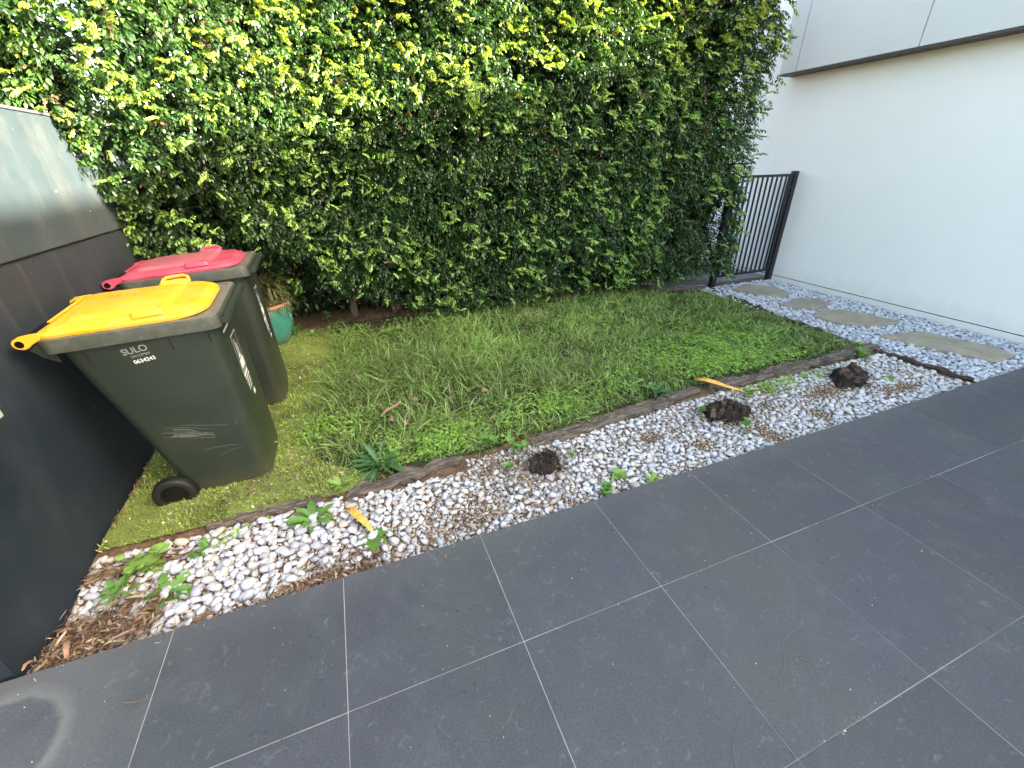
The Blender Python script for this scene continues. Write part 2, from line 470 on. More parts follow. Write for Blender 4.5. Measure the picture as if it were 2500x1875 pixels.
def binmat():
    m, nt, p = newmat('dark_green_plastic')
    v = coords(nt)
    a = noise(nt, v, 5, 5, 0.6); f = noise(nt, v, 220, 3, 0.7); sc = noise(nt, coords(nt, (2, 2, 14)), 3, 5, 0.7)
    c = ramp(nt, a, [(0.3, (0.014, 0.021, 0.015)), (0.7, (0.022, 0.030, 0.023))])
    c = mix(nt, ramp(nt, sc, [(0.55, 0.0), (0.8, 0.22)]), c, (0.055, 0.062, 0.05))
    # algae on the lower front
    sx = nn(nt, 'ShaderNodeSeparateXYZ'); nt.links.new(v, sx.inputs[0])
    f1 = ramp(nt, sx.outputs[0], [(0.16, 0.0), (0.25, 1.0)])
    f2 = ramp(nt, math_n(nt, 'ADD', sx.outputs[2], math_n(nt, 'MULTIPLY', noise(nt, v, 11, 7, 0.8), 0.9)), [(0.35, 1.0), (0.95, 0.0)])
    c = mix(nt, math_n(nt, 'MULTIPLY', math_n(nt, 'MULTIPLY', f1, f2), 0.42), c, (0.060, 0.078, 0.018))
    md = math_n(nt, 'ADD', sx.outputs[2], math_n(nt, 'MULTIPLY', noise(nt, v, 26, 8, 0.8), 0.28))
    c = mix(nt, ramp(nt, md, [(0.12, 0.55), (0.30, 0.0)]), c, (0.09, 0.075, 0.05))
    dr = noise(nt, coords(nt, (9, 9, 1.0)), 2.2, 6, 0.7)
    c = mix(nt, ramp(nt, dr, [(0.55, 0.0), (0.8, 0.22)]), c, (0.065, 0.070, 0.058))
    nt.links.new(c, p.inputs['Base Color'])
    nt.links.new(ramp(nt, f, [(0.3, 0.38), (0.7, 0.55)]), p.inputs['Roughness']); p.inputs['Specular IOR Level'].default_value = 0.45
    bump(nt, p, math_n(nt, 'ADD', math_n(nt, 'MULTIPLY', f, 0.3), math_n(nt, 'MULTIPLY', a, 3.0)), 0.12, 0.003)
    return m
M['bin'] = binmat()

def rimmat():
    m, nt, p = newmat('scuffed_green_plastic')
    v = coords(nt); a = noise(nt, coords(nt, (9, 9, 9)), 2, 6, 0.7, 0.8); b = noise(nt, v, 30, 4)
    c = ramp(nt, a, [(0.3, (0.028, 0.035, 0.026)), (0.55, (0.055, 0.063, 0.050)), (0.8, (0.11, 0.115, 0.095))])
    g = nn(nt, 'ShaderNodeNewGeometry'); sx = nn(nt, 'ShaderNodeSeparateXYZ'); nt.links.new(g.outputs['Normal'], sx.inputs[0])
    dust = math_n(nt, 'MULTIPLY', ramp(nt, sx.outputs[2], [(0.6, 0.0), (0.95, 1.0)]), ramp(nt, b, [(0.3, 0.3), (0.7, 0.75)]))
    c = mix(nt, dust, c, (0.20, 0.17, 0.13))
    nt.links.new(c, p.inputs['Base Color']); p.inputs['Roughness'].default_value = 0.5
    bump(nt, p, b, 0.15, 0.002)
    return m
M['rim'] = rimmat()

def lidmat(name, c0, c1):
    m, nt, p = newmat(name)
    v = coords(nt); a = noise(nt, v, 4, 5, 0.6); f = noise(nt, v, 60, 5, 0.7, 0.8)
    c = ramp(nt, a, [(0.3, c0), (0.7, c1)])
    c = mix(nt, ramp(nt, f, [(0.66, 0.0), (0.8, 0.45)]), c, tuple(x * 0.5 for x in c0))
    fd = noise(nt, coords(nt, (2, 5, 5)), 2.5, 6, 0.7)
    c = mix(nt, ramp(nt, fd, [(0.42, 0.0), (0.75, 0.30)]), c, tuple(0.55 * x + 0.22 for x in c1))
    gr = noise(nt, v, 13, 8, 0.8, 0.5)
    c = mix(nt, ramp(nt, gr, [(0.60, 0.0), (0.8, 0.35)]), c, (0.20, 0.14, 0.07))
    nt.links.new(c, p.inputs['Base Color']); p.inputs['Roughness'].default_value = 0.42
    p.inputs['Specular IOR Level'].default_value = 0.4
    bump(nt, p, math_n(nt, 'ADD', a, math_n(nt, 'MULTIPLY', f, 0.2)), 0.08, 0.004)
    return m
M['lid_y'] = lidmat('yellow_lid_plastic', (0.62, 0.31, 0.008), (0.70, 0.37, 0.012))
M['lid_r'] = lidmat('faded_red_lid_plastic', (0.36, 0.035, 0.075), (0.44, 0.055, 0.10))
M['lid_r_top'] = lidmat('faded_red_lid_top', (0.33, 0.075, 0.105), (0.42, 0.11, 0.14))
M['rubber'] = simple('black_rubber', (0.008, 0.008, 0.009), 0.5, 0.2, 30, 0.1)
M['hub'] = simple('black_wheel_plastic', (0.004, 0.004, 0.005), 0.25, 0.1, 30, 0)
M['ink'] = simple('white_print', (0.62, 0.64, 0.62), 0.6, 0.15, 300, 0)
M['ink_grey'] = simple('grey_print', (0.20, 0.215, 0.20), 0.6, 0.2, 200, 0)
M['ink_dark'] = simple('dark_print', (0.40, 0.23, 0.02), 0.7, 0.2, 200, 0)
M['sticker'] = simple('grey_sticker', (0.33, 0.36, 0.35), 0.5, 0.15, 60, 0)

def glaze():
    m, nt, p = newmat('green_glazed_ceramic')
    v = coords(nt); a = noise(nt, v, 9, 5, 0.6)
    c = ramp(nt, a, [(0.3, (0.03, 0.17, 0.135)), (0.7, (0.06, 0.26, 0.205))])
    sx = nn(nt, 'ShaderNodeSeparateXYZ'); nt.links.new(v, sx.inputs[0])
    c = mix(nt, ramp(nt, math_n(nt, 'ADD', sx.outputs[2], math_n(nt, 'MULTIPLY', a, 0.1)), [(0.04, 0.8), (0.20, 0.0)]), c, (0.12, 0.14, 0.09))
    nt.links.new(c, p.inputs['Base Color']); p.inputs['Roughness'].default_value = 0.28
    return m
M['glaze'] = glaze()
M['terra'] = simple('terracotta', (0.38, 0.20, 0.115), 0.8, 0.3, 18, 0.3)

# ------------------------------------------------------------------ heights
def ground_z(x, y):
    """top of the soil, gravel bed and lawn"""
    x = np.asarray(x, float); y = np.asarray(y, float)
    z = -0.045 - 0.035 * (1 - smooth01(-0.35, 0.15, x)) * (1 - smooth01(0.2, 0.6, y))
    z = z + 0.012 * (vnoise(x * 2.3 + 5, y * 2.3) - 0.5)
    lawn = smooth01(0.50, 0.72, y) * (1 - smooth01(4.95, 5.1, x))
    z = z + lawn * 0.022
    z = z + smooth01(2.1, 3.3, y) * 0.085 * (1 - smooth01(3.6, 5.2, x))
    z = z + smooth01(5.0, 5.2, x) * 0.012
    return z

def sheet(name, x0, x1, y0, y1, nx, ny, mat, off=0.0, mask=None, parent=None, extra=None):
    xs = np.linspace(x0, x1, nx); ys = np.linspace(y0, y1, ny)
    X, Y = np.meshgrid(xs, ys); Z = ground_z(X, Y) + off
    if extra is not None: Z = Z + extra(X, Y)
    V = np.stack([X, Y, Z], -1).reshape(-1, 3)
    i = np.arange(nx - 1); j = np.arange(ny - 1); I, J = np.meshgrid(i, j)
    a = (J * nx + I).ravel(); F = np.stack([a, a + 1, a + nx + 1, a + nx], 1)
    if mask is not None:
        cx = V[F].mean(1); F = F[mask(cx[:, 0], cx[:, 1])]
    me = npmesh(name, V, F, smooth=True)
    return link(name, me, mat, parent)

# ------------------------------------------------------------------ ground, bed, lawn base
g = MB(); g.add([(-60, -60, -0.16), (60, -60, -0.16), (60, 60, -0.16), (-60, 60, -0.16)], [(0, 1, 2, 3)])
tag(g.build('ground', M['soil'], fix=False), kind='structure')
WL = -0.465   # face of the charcoal wall
WR = 6.42     # face of the white house
bed = tag(sheet('garden_soil', WL, WR, -0.01, 3.9, 280, 160, M['soil'], extra=lambda X, Y: 0.006 * (vnoise(X * 30, Y * 30) - 0.5)), kind='structure')

def turf_edge(y):
    return 0.50 + 0.10 * (vnoise(np.asarray(y) * 1.7, 3.3) - 0.5) + 0.12 * smooth01(1.8, 2.6, y) + 0.25 * (1 - smooth01(0.6, 0.95, y))
def front_edge(x):
    return 0.595 + 0.02 * (vnoise(np.asarray(x) * 3, 8.8) - 0.5) * 2
def in_turf(x, y): return (x < turf_edge(y)) & (y > front_edge(x) - 0.01) & (y < 3.12)
def in_lawn(x, y):
    return (x > turf_edge(y) - 0.03 - 0.16 * np.maximum(0, vnoise(np.asarray(x) * 9 + 2, np.asarray(y) * 9) - 0.55) * 2.2) & (y > 0.635 + 0.145 * smooth01(1.2, 3.2, x)) & (x < 5.04 + 0.09 * (y - 0.7)) & (y < 3.2 - 0.06 * np.maximum(x - 1, 0))
lawn = tag(sheet('lawn_soil', WL, 5.25, 0.55, 3.3, 240, 130, M['thatch'], 0.006, lambda x, y: in_lawn(x, y) & ~((vnoise(x * 1.5 + 9, y * 1.5) > 0.8) & (y > 2.2))), kind='structure')
turf = tag(sheet('artificial_turf', WL + 0.012, 0.95, 0.56, 3.2, 130, 180, M['turf'], 0.012, in_turf, extra=lambda X, Y: 0.008 * vnoise(X * 4, Y * 4)), kind='structure')

# ------------------------------------------------------------------ paving
pav = empty('paving'); tag(pav, kind='structure')
gs = MB(); gs.add([(-3.6, -4.6, -0.0016), (WR, -4.6, -0.0016), (WR, -0.004, -0.0016), (-3.6, -0.004, -0.0016)], [(0, 1, 2, 3)])
gs.build('grout', M['grout'], pav, fix=False)
sb = MB(); sb.box(-3.6, WR - 0.004, -4.6, -0.012, -0.15, -0.032); sb.build('slab_base', M['grout'], pav)
def tile_mesh(w, d):
    t = MB(); t.box(0.0015, w - 0.0015, -d + 0.0015, -0.0015, -0.030, 0.0)
    import bmesh
    me = t.mesh('tile'); bm = bmesh.new(); bm.from_mesh(me); bmesh.ops.recalc_face_normals(bm, faces=bm.faces)
    bmesh.ops.bevel(bm, geom=[e for e in bm.edges if all(v.co.z > -0.001 for v in e.verts)], offset=0.0008, segments=1, affect='EDGES')
    bm.to_mesh(me); bm.free(); me.materials.append(M['slate']); return me
rows = [(0.0, 0.529), (-0.529, 0.6), (-1.129, 0.6), (-1.729, 0.6), (-2.329, 0.6), (-2.929, 0.6)]
tm = {d: tile_mesh(0.6, d) for d in (0.529, 0.6)}
lastm = {d: tile_mesh(0.416, d) for d in (0.529, 0.6)}
for (y, d) in rows:
    for k in range(-4, 11):
        x = k * 0.6
        if y < -1.2 and (x > 4.0 or x < -1.5): continue
        o = bpy.data.objects.new('tile', lastm[d] if k == 10 else tm[d]); C.objects.link(o); o.parent = pav
        o.location = (x, y, random.uniform(-0.0006, 0.0006))
# hair thin scratch running over the tiles on the right
def ribbon(pts, w, z=None, up=Vector((0, 0, 1))):
    pts = [Vector(p) for p in pts]; v = []; f = []
    for i, p in enumerate(pts):
        d = (pts[min(i + 1, len(pts) - 1)] - pts[max(i - 1, 0)]).normalized(); s = d.cross(up).normalized() * w / 2
        v += [p - s, p + s]
    for i in range(len(pts) - 1): f.append((2 * i, 2 * i + 1, 2 * i + 3, 2 * i + 2))
    return v, f
M['scratch'] = simple('scratch_grey', (0.088, 0.092, 0.097), 0.7, 0.2, 60, 0)
mb = MB()
path = [(2.27, -0.76), (2.22, -0.80), (2.17, -0.85), (2.10, -0.86), (2.04, -0.88), (2.0, -0.92), (1.95, -0.95), (1.87, -0.96), (1.80, -0.98), (1.72, -1.0), (1.66, -1.03), (1.62, -1.08)]
def spline(P, n=8):
    out = []
    for i in range(len(P) - 1):
        p0, p1, p2, p3 = P[max(i - 1, 0)], P[i], P[i + 1], P[min(i + 2, len(P) - 1)]
        for k in range(n):
            t = k / n
            out.append(tuple(0.5 * (2 * p1[c] + (p2[c] - p0[c]) * t + (2 * p0[c] - 5 * p1[c] + 4 * p2[c] - p3[c]) * t * t + (3 * p1[c] - p0[c] - 3 * p2[c] + p3[c]) * t ** 3) for c in (0, 1)))
    return out + [P[-1]]
mb.add(*ribbon([(a, b, 0.0022) for a, b in spline(path)], 0.0017)); mb.build('scratch_mark', M['scratch'], pav, fix=False)

# ------------------------------------------------------------------ charcoal boundary wall on the left
cw = empty('charcoal_wall', (WL - 0.15, 3.0, -0.15)); tag(cw, 'tall charcoal painted boundary wall with one horizontal joint, behind the bins', 'wall')
def world_child(o, p):
    o.parent = p; o.matrix_parent_inverse = Matrix.Translation(-Vector(p.location)); return o
mb = MB(); mb.box(WL - 0.3, WL, 0.016, 6.0, -0.16, 1.186); world_child(mb.build('lower_panel', M['charcoal'], bevel=0.004), cw)
mb = MB(); mb.box(WL - 0.29, WL - 0.012, 0.026, 5.99, 1.186, 1.196); world_child(mb.build('joint', M['black']), cw)
mb = MB(); mb.box(WL - 0.3, WL, 0.016, 6.0, 1.196, 1.785); world_child(mb.build('upper_panel', M['charcoal_sunlit'], bevel=0.003), cw)
M['coping'] = simple('grey_coping', (0.10, 0.105, 0.105), 0.6, 0.2, 12, 0.1)
mb = MB(); mb.box(WL - 0.306, WL + 0.004, 0.010, 6.0, 1.786, 1.800); world_child(mb.build('coping', M['coping'], bevel=0.002), cw)
# small pale box on the wall, cut by the left edge of the photograph
wb = empty('wall_box', (WL, 0.40, 0.76)); tag(wb, 'corner of a pale green box fixed to the charcoal wall left of the bins', 'box')
mb = MB(); mb.box(0.001, 0.044, -0.16, 0.135, -0.025, 0.012); mb.build('casing', M['shelf'], wb, bevel=0.004)
mb = MB(); mb.box(0.001, 0.048, -0.164, 0.138, 0.013, 0.019); mb.build('lid', M['shelf'], wb, bevel=0.002)

# ------------------------------------------------------------------ white house on the right
hs = empty('white_house', (WR, 2.0, -0.15)); tag(hs, 'tall white rendered house wall with projecting white cladding above and brown lower trim', 'house')
def hchild(mb, name, mat, bevel=0.0, **k): return world_child(mb.build(name, mat, bevel=bevel, **k), hs)
mb = MB(); mb.box(WR, WR + 0.3, -8.0, 9.0, 0.050, 2.40); hchild(mb, 'rendered_wall', M['white'])
mb = MB(); mb.box(WR - 0.004, WR + 0.3, -8.0, 9.0, -0.15, 0.040); hchild(mb, 'plinth', M['white'])
mb = MB(); mb.box(WR + 0.006, WR + 0.29, -7.99, 8.99, 0.040, 0.050); hchild(mb, 'plinth_joint', M['soffit'])
FX = 6.215
mb = MB(); mb.box(FX + 0.004, WR + 0.3, -8.0, 3.36, 2.388, 2.405); hchild(mb, 'soffit_trim', M['soffit'])
ys = [3.36, 3.14] + [3.14 - 1.255 * k for k in range(1, 9)]
for a, b in zip(ys[1:], ys[:-1]):
    mb = MB(); mb.box(FX, FX + 0.03, a + 0.004, b - 0.004, 2.407, 3.70); hchild(mb, 'cladding_panel', M['clad'], bevel=0.0015)
mb = MB(); mb.box(FX + 0.022, FX + 0.04, -6.8, 3.355, 2.407, 3.69); hchild(mb, 'panel_joint_backing', M['soffit'])
prof = [(-8.0, 2.407), (3.355, 2.407), (3.355, 7.5), (1.72, 7.5), (1.72, 3.72), (1.5, 3.72), (-1.06, 5.42), (-8.0, 5.42)]  # unseen roofline, shaped so its shadow edge lands on hedge and wall
mb = MB(); mb.prism(prof, FX + 0.045, 10.0, 'x'); hchild(mb, 'shadow_storey', M['white'])
mb = MB(); mb.box(WR + 0.001, 10.0, 3.36, 9.0, 2.402, 5.0); hchild(mb, 'rear_wall', M['white'])

# ------------------------------------------------------------------ gate
gt = empty('metal_gate', (5.37, 2.93, -0.02)); tag(gt, 'black metal gate of thin vertical bars between hedge and white wall', 'gate')
def gchild(mb, name, bevel=0.0): return world_child(mb.build(name, M['black'], bevel=bevel), gt)
mb = MB(); mb.box(5.33, 5.40, 2.90, 2.965, -0.12, 1.355); gchild(mb, 'post', 0.004)
mb = MB(); mb.box(6.345, 6.415, 2.90, 2.965, -0.12, 1.355); gchild(mb, 'post', 0.004)
mb = MB(); mb.box(5.415, 6.325, 2.915, 2.945, 1.295, 1.325); gchild(mb, 'rail', 0.003)
mb = MB(); mb.box(5.415, 6.325, 2.915, 2.945, 0.105, 0.135); gchild(mb, 'rail', 0.003)
mb = MB(); mb.box(6.290, 6.325, 2.914, 2.946, 0.1355, 1.2945); gchild(mb, 'stile', 0.003)
mb = MB(); mb.box(5.415, 5.450, 2.914, 2.946, 0.1355, 1.2945); gchild(mb, 'stile', 0.003)
bm_ = MB(); bm_.box(-0.0085, 0.0085, -0.0085, 0.0085, 0.1352, 1.2948); bar_me = bm_.mesh('bar'); bar_me.materials.append(M['black'])
xb = np.linspace(5.415 + 0.115, 6.245, 10)
for x in xb:
    o = bpy.data.objects.new('bar', bar_me); C.objects.link(o); o.location = (x, 2.93, 0); world_child(o, gt)
for z in (0.20, 1.10):
    mb = MB(); mb.tube([(6.32 + 0.03 * math.cos(a) , 2.895 - 0.0, z + 0.035 + 0.035 * math.sin(a)) for a in [math.radians(t) for t in range(70, 300, 20)]], 0.006, 6)
    gchild(mb, 'hinge')

# deck boards beyond the gate and the timber sill under it
dk = empty('timber_deck', (5.9, 3.4, 0)); tag(dk, kind='structure')
for k in range(9):
    mb = MB(); mb.box(4.6, WR - 0.006, 3.0 + k * 0.14, 3.0 + k * 0.14 + 0.134, -0.03, 0.012 + 0.0003 * (k % 3)); world_child(mb.build('board', M['deck'], bevel=0.003), dk)
# neighbouring yard behind the hedge, seen through gaps in the leaves
nb = empty('neighbour_wall', (2.0, 5.6, -0.15)); tag(nb, 'pale rendered wall glimpsed through gaps low in the hedge', 'wall')
mb = MB(); mb.box(-6, 6.2, 5.6, 5.8, -0.15, 1.1); world_child(mb.build('render_face', M['white']), nb)
mb = MB(); mb.box(-6, 6.2, 5.54, 5.86, 1.103, 1.15); world_child(mb.build('coping', M['coping']), nb)

# ------------------------------------------------------------------ timber edging
def beam_mesh(path, w, h, seed, rough=0.015, n=26, taper=0.45):
    r = random.Random(seed)
    P = [Vector(p) for p in path]
    L = [0]
    for a, b in zip(P[:-1], P[1:]): L.append(L[-1] + (b - a).length)
    def at(t):
        s = t * L[-1]
        for i in range(len(P) - 1):
            if s <= L[i + 1] + 1e-9:
                return P[i].lerp(P[i + 1], (s - L[i]) / (L[i + 1] - L[i]))
        return P[-1]
    n = max(6, int(L[-1] / 0.045)); rings = []
    base = rrect(-w / 2, w / 2, -h, 0, 0.22 * min(w, h), 2)
    ph = [r.uniform(0, 6) for _ in base]
    for k in range(n + 1):
        t = k / n; c = at(t); d = (at(min(1, t + 0.01)) - at(max(0, t - 0.01))).normalized(); s = Vector((-d.y, d.x, 0))
        e = min(t, 1 - t); sc = 1.0 if e > 0.04 else 0.6 + 0.4 * e / 0.04
        wn = 1 + taper * (math.sin(t * L[-1] * 9 + seed) * 0.5 + r.uniform(-0.5, 0.5) * 0.35)
        ring = []
        for q, (a, b, _) in enumerate(base):
            jit = rough * (math.sin(t * L[-1] * 31 + ph[q]) * 0.5 + r.uniform(-0.7, 0.7))
            ring.append(c + s * (a * sc * wn + jit) + Vector((0, 0, b * sc + jit * 0.9 + (0.006 * math.sin(t * 17 + seed)))))
        rings.append(ring)
    m = MB(); m.loft(rings); return m
def timber(name, path, w, h, seed, label, mat='timber', group=None, **k):
    m = beam_mesh(path, w, h, seed, **k)
    o = m.build(name, M[mat], smooth=False)
    c = Vector(path[0]).lerp(Vector(path[-1]), 0.5)
    o.data.transform(Matrix.Rotation(-math.atan2(path[-1][1] - path[0][1], path[-1][0] - path[0][0]), 4, 'Z') @ Matrix.Translation(-c))
    o.location = c; o.rotation_euler = (0, 0, math.atan2(path[-1][1] - path[0][1], path[-1][0] - path[0][0]))
    tag(o, label, 'timber edging', group); return o
GR = 'timber edging around the lawn'
timber('timber_edging', [(-0.46, 0.47, -0.050), (-0.33, 0.475, -0.045), (-0.17, 0.47, -0.05)], 0.045, 0.05, 3, 'short rotten timber end beside the charcoal wall below the turf corner', group=GR, rough=0.012)
timber('timber_edging', [(-0.02, 0.572, -0.018), (0.25, 0.582, -0.010), (0.50, 0.580, -0.018)], 0.050, 0.06, 4, 'thin split brown timber strip between turf and white pebbles', group=GR, rough=0.008)
timber('timber_edging', [(0.62, 0.545, -0.010), (0.95, 0.570, 0.004), (1.28, 0.615, -0.006)], 0.072, 0.08, 5, 'weathered grey timber sleeper in front of the large dark rosette weed', group=GR)
timber('timber_edging', [(1.72, 0.595, -0.020), (1.95, 0.60, 0.0), (2.5, 0.645, 0.014), (3.12, 0.725, 0.010)], 0.082, 0.10, 6, 'long weathered timber sleeper between lawn and pebbles, left of the yellow leaf', group=GR)
timber('timber_edging', [(3.22, 0.72, 0.008), (3.7, 0.70, 0.022), (4.3, 0.70, 0.026), (5.14, 0.735, 0.026)], 0.090, 0.11, 7, 'long brown timber sleeper at the right end of the lawn front', group=GR)
timber('timber_edging', [(5.30, 2.90, -0.01), (5.20, 2.2, -0.01), (5.13, 1.5, -0.012), (5.06, 0.82, -0.015)], 0.05, 0.07, 8, 'thin dark timber edging running from the gate along the stepping stone path', 'timber_dark', GR)
timber('timber_edging', [(5.10, 0.67, -0.012), (5.13, 0.40, -0.006), (5.145, 0.04, -0.01)], 0.024, 0.06, 9, 'narrow dark timber strip crossing the pebbles towards the paving', 'timber_dark', GR)
timber('timber_edging', [(5.36, 2.965, 0.012), (5.9, 2.972, 0.012), (6.40, 2.976, 0.014)], 0.05, 0.08, 10, 'brown timber sill under the black metal gate', 'timber', GR, rough=0.003, taper=0.05)
timber('timber_edging', [(-0.44, 3.34, 0.055), (0.66, 3.30, 0.055), (1.95, 3.22, 0.055), (3.54, 3.05, 0.030), (5.27, 2.95, 0.012)], 0.035, 0.08, 12, 'brown board edging along the foot of the hedge', 'timber', GR, rough=0.003, taper=0.05)

# ------------------------------------------------------------------ pebbles
CAMP = np.array([0.859, -1.376, 1.526])
STUMPS = [(1.70, 0.375, 0.10), (3.08, 0.41, 0.135), (4.33, 0.42, 0.135)]
STEPS = [
    [(5.46, 2.66), (5.82, 2.80), (6.04, 2.52), (5.94, 2.24), (5.74, 2.15), (5.54, 2.34)],
    [(5.44, 1.95), (5.90, 2.06), (6.02, 1.90), (5.98, 1.74), (5.72, 1.68), (5.48, 1.76)],
    [(5.38, 1.50), (5.62, 1.62), (5.88, 1.53), (6.04, 1.08), (5.97, 1.02), (5.58, 1.08), (5.44, 1.24)],
    [(5.42, 0.90), (5.86, 0.80), (6.02, 0.30), (5.93, 0.13), (5.64, 0.15), (5.60, 0.30), (5.50, 0.52)]]
def ico(sub, seed, sx, sy, sz, amp=0.16):
    import bmesh
    bm = bmesh.new(); bmesh.ops.create_icosphere(bm, subdivisions=sub, radius=1.0)
    r = random.Random(seed); ks = [(Vector((r.gauss(0, 1), r.gauss(0, 1), r.gauss(0, 1))).normalized(), r.uniform(0.55, 0.95)) for _ in range(7)]
    for v in bm.verts:
        n = v.co.normalized(); s = 1.0
        for k, lim in ks:
            d = n.dot(k)
            if d > lim: s = min(s, lim / d * 1.02)
        s *= 1 + amp * 0.5 * math.sin(3 * n.x + seed) * math.cos(2.6 * n.y + seed * 2)
        v.co = Vector((n.x * s * sx, n.y * s * sy, n.z * s * sz))
    V = np.array([v.co[:] for v in bm.verts]); F = np.array([[v.index for v in f.verts] for f in bm.faces]); bm.free()
    return V, F
PT = [ico(2, s + 3, 1.06, r2, r3, 0.22) for s, (r2, r3) in enumerate([(0.75, 0.5), (0.85, 0.6), (0.65, 0.5), (0.9, 0.55), (0.7, 0.62), (0.8, 0.45), (0.6, 0.42), (0.95, 0.7)])]
PS = [ico(1, s + 3, 1.0, r2, r3, 0.2) for s, (r2, r3) in enumerate([(0.75, 0.5), (0.85, 0.6), (0.65, 0.5)])]
def inpoly(x, y, P, grow=0.0):
    c = np.zeros(np.shape(x), bool); n = len(P)
    cx = sum(p[0] for p in P) / n; cy = sum(p[1] for p in P) / n
    Q = [(cx + (a - cx) * (1 + grow), cy + (b - cy) * (1 + grow)) for a, b in P]
    for i in range(n):
        (x1, y1), (x2, y2) = Q[i], Q[(i + 1) % n]
        t = ((y1 > y) != (y2 > y)) & (x < (x2 - x1) * (y - y1) / (y2 - y1 + 1e-12) + x1); c ^= t
    return c
def bare(x, y):
    """0 = full pebble cover .. 1 = bare soil, for the front strip"""
    b = 0.0
    b = max(b, 1.25 - math.hypot((x + 0.40) / 0.25, (y - 0.06) / 0.17))                    # litter heap in the left corner
    if 0.10 < x < 0.80: b = max(b, 1.0 - abs(y - 0.035) / 0.06 * (1.2 if x < 0.6 else 2))   # litter along the kerb
    b = max(b, 1.1 - math.hypot((x - 1.42) / 0.22, (y - 0.50) / 0.13))
    b = max(b, 0.9 - math.hypot((x + 0.35) / 0.2, (y - 0.43) / 0.06))
    b = max(b, 0.55 - math.hypot((x - 1.25) / 0.35, (y - 0.15) / 0.12))
    for sx, sy, sr in STUMPS: b = max(b, 1.7 - math.hypot(x - sx, y - sy) / (sr * 1.05))
    if x > 0.85: b = max(b, (float(vnoise(x * 4.1 + 20, y * 5.3 + 7)) - 0.50) * 3.0, 0.9 - math.hypot((x - 2.5) / 0.35, (y - 0.42) / 0.12), 0.85 - math.hypot((x - 3.45) / 0.4, (y - 0.36) / 0.14), 0.8 - math.hypot((x - 2.1) / 0.22, (y - 0.5) / 0.06))
    if 0.0 < x < 0.9: b = max(b, (float(vnoise(x * 6.1 + 3, y * 6.3 + 17)) - 0.70) * 2.5)
    return b
cells = {}
peb = []
def try_add(x, y, r, z, tight=0.80):
    cx, cy = int(x / 0.06 + 100), int(y / 0.06 + 100)
    for i in (-1, 0, 1):
        for j in (-1, 0, 1):
            for (a, b, q) in cells.get((cx + i, cy + j), ()):
                if (a - x) ** 2 + (b - y) ** 2 < ((q + r) * tight) ** 2: return False
    cells.setdefault((cx, cy), []).append((x, y, r)); peb.append((x, y, r, z)); return True
R_ = random.Random(5)
def zone_ok(x, y, r):
    if x < WL + r * 0.8 or x > WR - r * 0.8 or y < r * 0.75: return False
    if x > 5.16:
        if y > 2.93: return False
        return not any(inpoly(np.array(x), np.array(y), P, -0.04) for P in STEPS)
    if abs(x - 5.12) < 0.035: return False
    tl = 0.55 if x < 0.6 else (0.515 if x < 1.3 else (0.60 if x < 1.72 else 0.56 + 0.09 * min(1, (x - 1.72) / 1.3)))
    if y > tl - r * 0.5: return False
    return True
for (lo, hi, tries) in ((0.025, 0.036, 5000), (0.017, 0.026, 52000), (0.009, 0.016, 80000), (0.0045, 0.0085, 110000)):
    for _ in range(tries):
        if R_.random() < 0.5: x = R_.uniform(-0.46, 5.15); y = R_.uniform(0.01, 0.68)
        else: x = R_.uniform(5.14, 6.42); y = R_.uniform(0.01, 2.95)
        r = R_.uniform(lo, hi)
        if x > 0.9 and x < 5.1 and lo > 0.02 and R_.random() < 0.85: continue
        if x > 5.1: r *= 0.95
        if not zone_ok(x, y, r): continue
        if x < 5.12:
            b = bare(x, y)
            if R_.random() < b * (1.0 if r > 0.014 else (0.8 if r > 0.009 else 0.6)): continue
            if 0.95 < x < 1.62 and r > 0.015 and R_.random() < 0.35 + 0.4 * (y > 0.12): continue
            if x > 0.9 and r > 0.0205 and R_.random() < 0.6: continue
        try_add(x, y, r, 0.0, (0.69 if lo > 0.01 else (0.74 if lo > 0.006 else 0.60)))
# a second loose layer lying on the first
for _ in range(3400):
    if R_.random() < 0.45: x = R_.uniform(-0.42, 5.05); y = R_.uniform(0.03, 0.55)
    else: x = R_.uniform(5.2, 6.38); y = R_.uniform(0.03, 2.9)
    r = R_.uniform(0.013, 0.023)
    if zone_ok(x, y, r) and (x > 5.12 or bare(x, y) < 0.1): peb.append((x, y, r, 0.016))
peb = np.array(peb)
size = peb[:, 2] / np.linalg.norm(np.stack([peb[:, 0], peb[:, 1], 0 * peb[:, 0]], 1) - CAMP, axis=1)
order = np.argsort(-size)
pm = []
for i, (V, F) in enumerate(PT):
    me = npmesh('pebble', V, F, smooth=True); me.materials.append(M['pebble']); pm.append(me)
gb = empty('gravel_bed'); tag(gb, kind='structure')
def peb_mat(x, y, r, z):
    gz = float(ground_z(x, y))
    yaw = R_.uniform(0, 6.28); tl = R_.gauss(0, 0.22); tl2 = R_.gauss(0, 0.22)
    return Matrix.Translation((x, y, gz + z + r * 0.33)) @ Euler((tl, tl2, yaw)).to_matrix().to_4x4() @ Matrix.Diagonal((r, r, r, 1))
N_IND = 290
for i in order[:N_IND]:
    o = bpy.data.objects.new('pebble', pm[int(i) % 8]); C.objects.link(o); o.parent = gb; o.matrix_local = peb_mat(*[float(t) for t in peb[i]])
VV, FF, CC = [], [], []; off = 0
pal = 0.80 * np.array([(0.52, 0.53, 0.56), (0.66, 0.67, 0.69), (0.74, 0.745, 0.75), (0.76, 0.76, 0.74), (0.70, 0.66, 0.56), (0.45, 0.46, 0.49)])
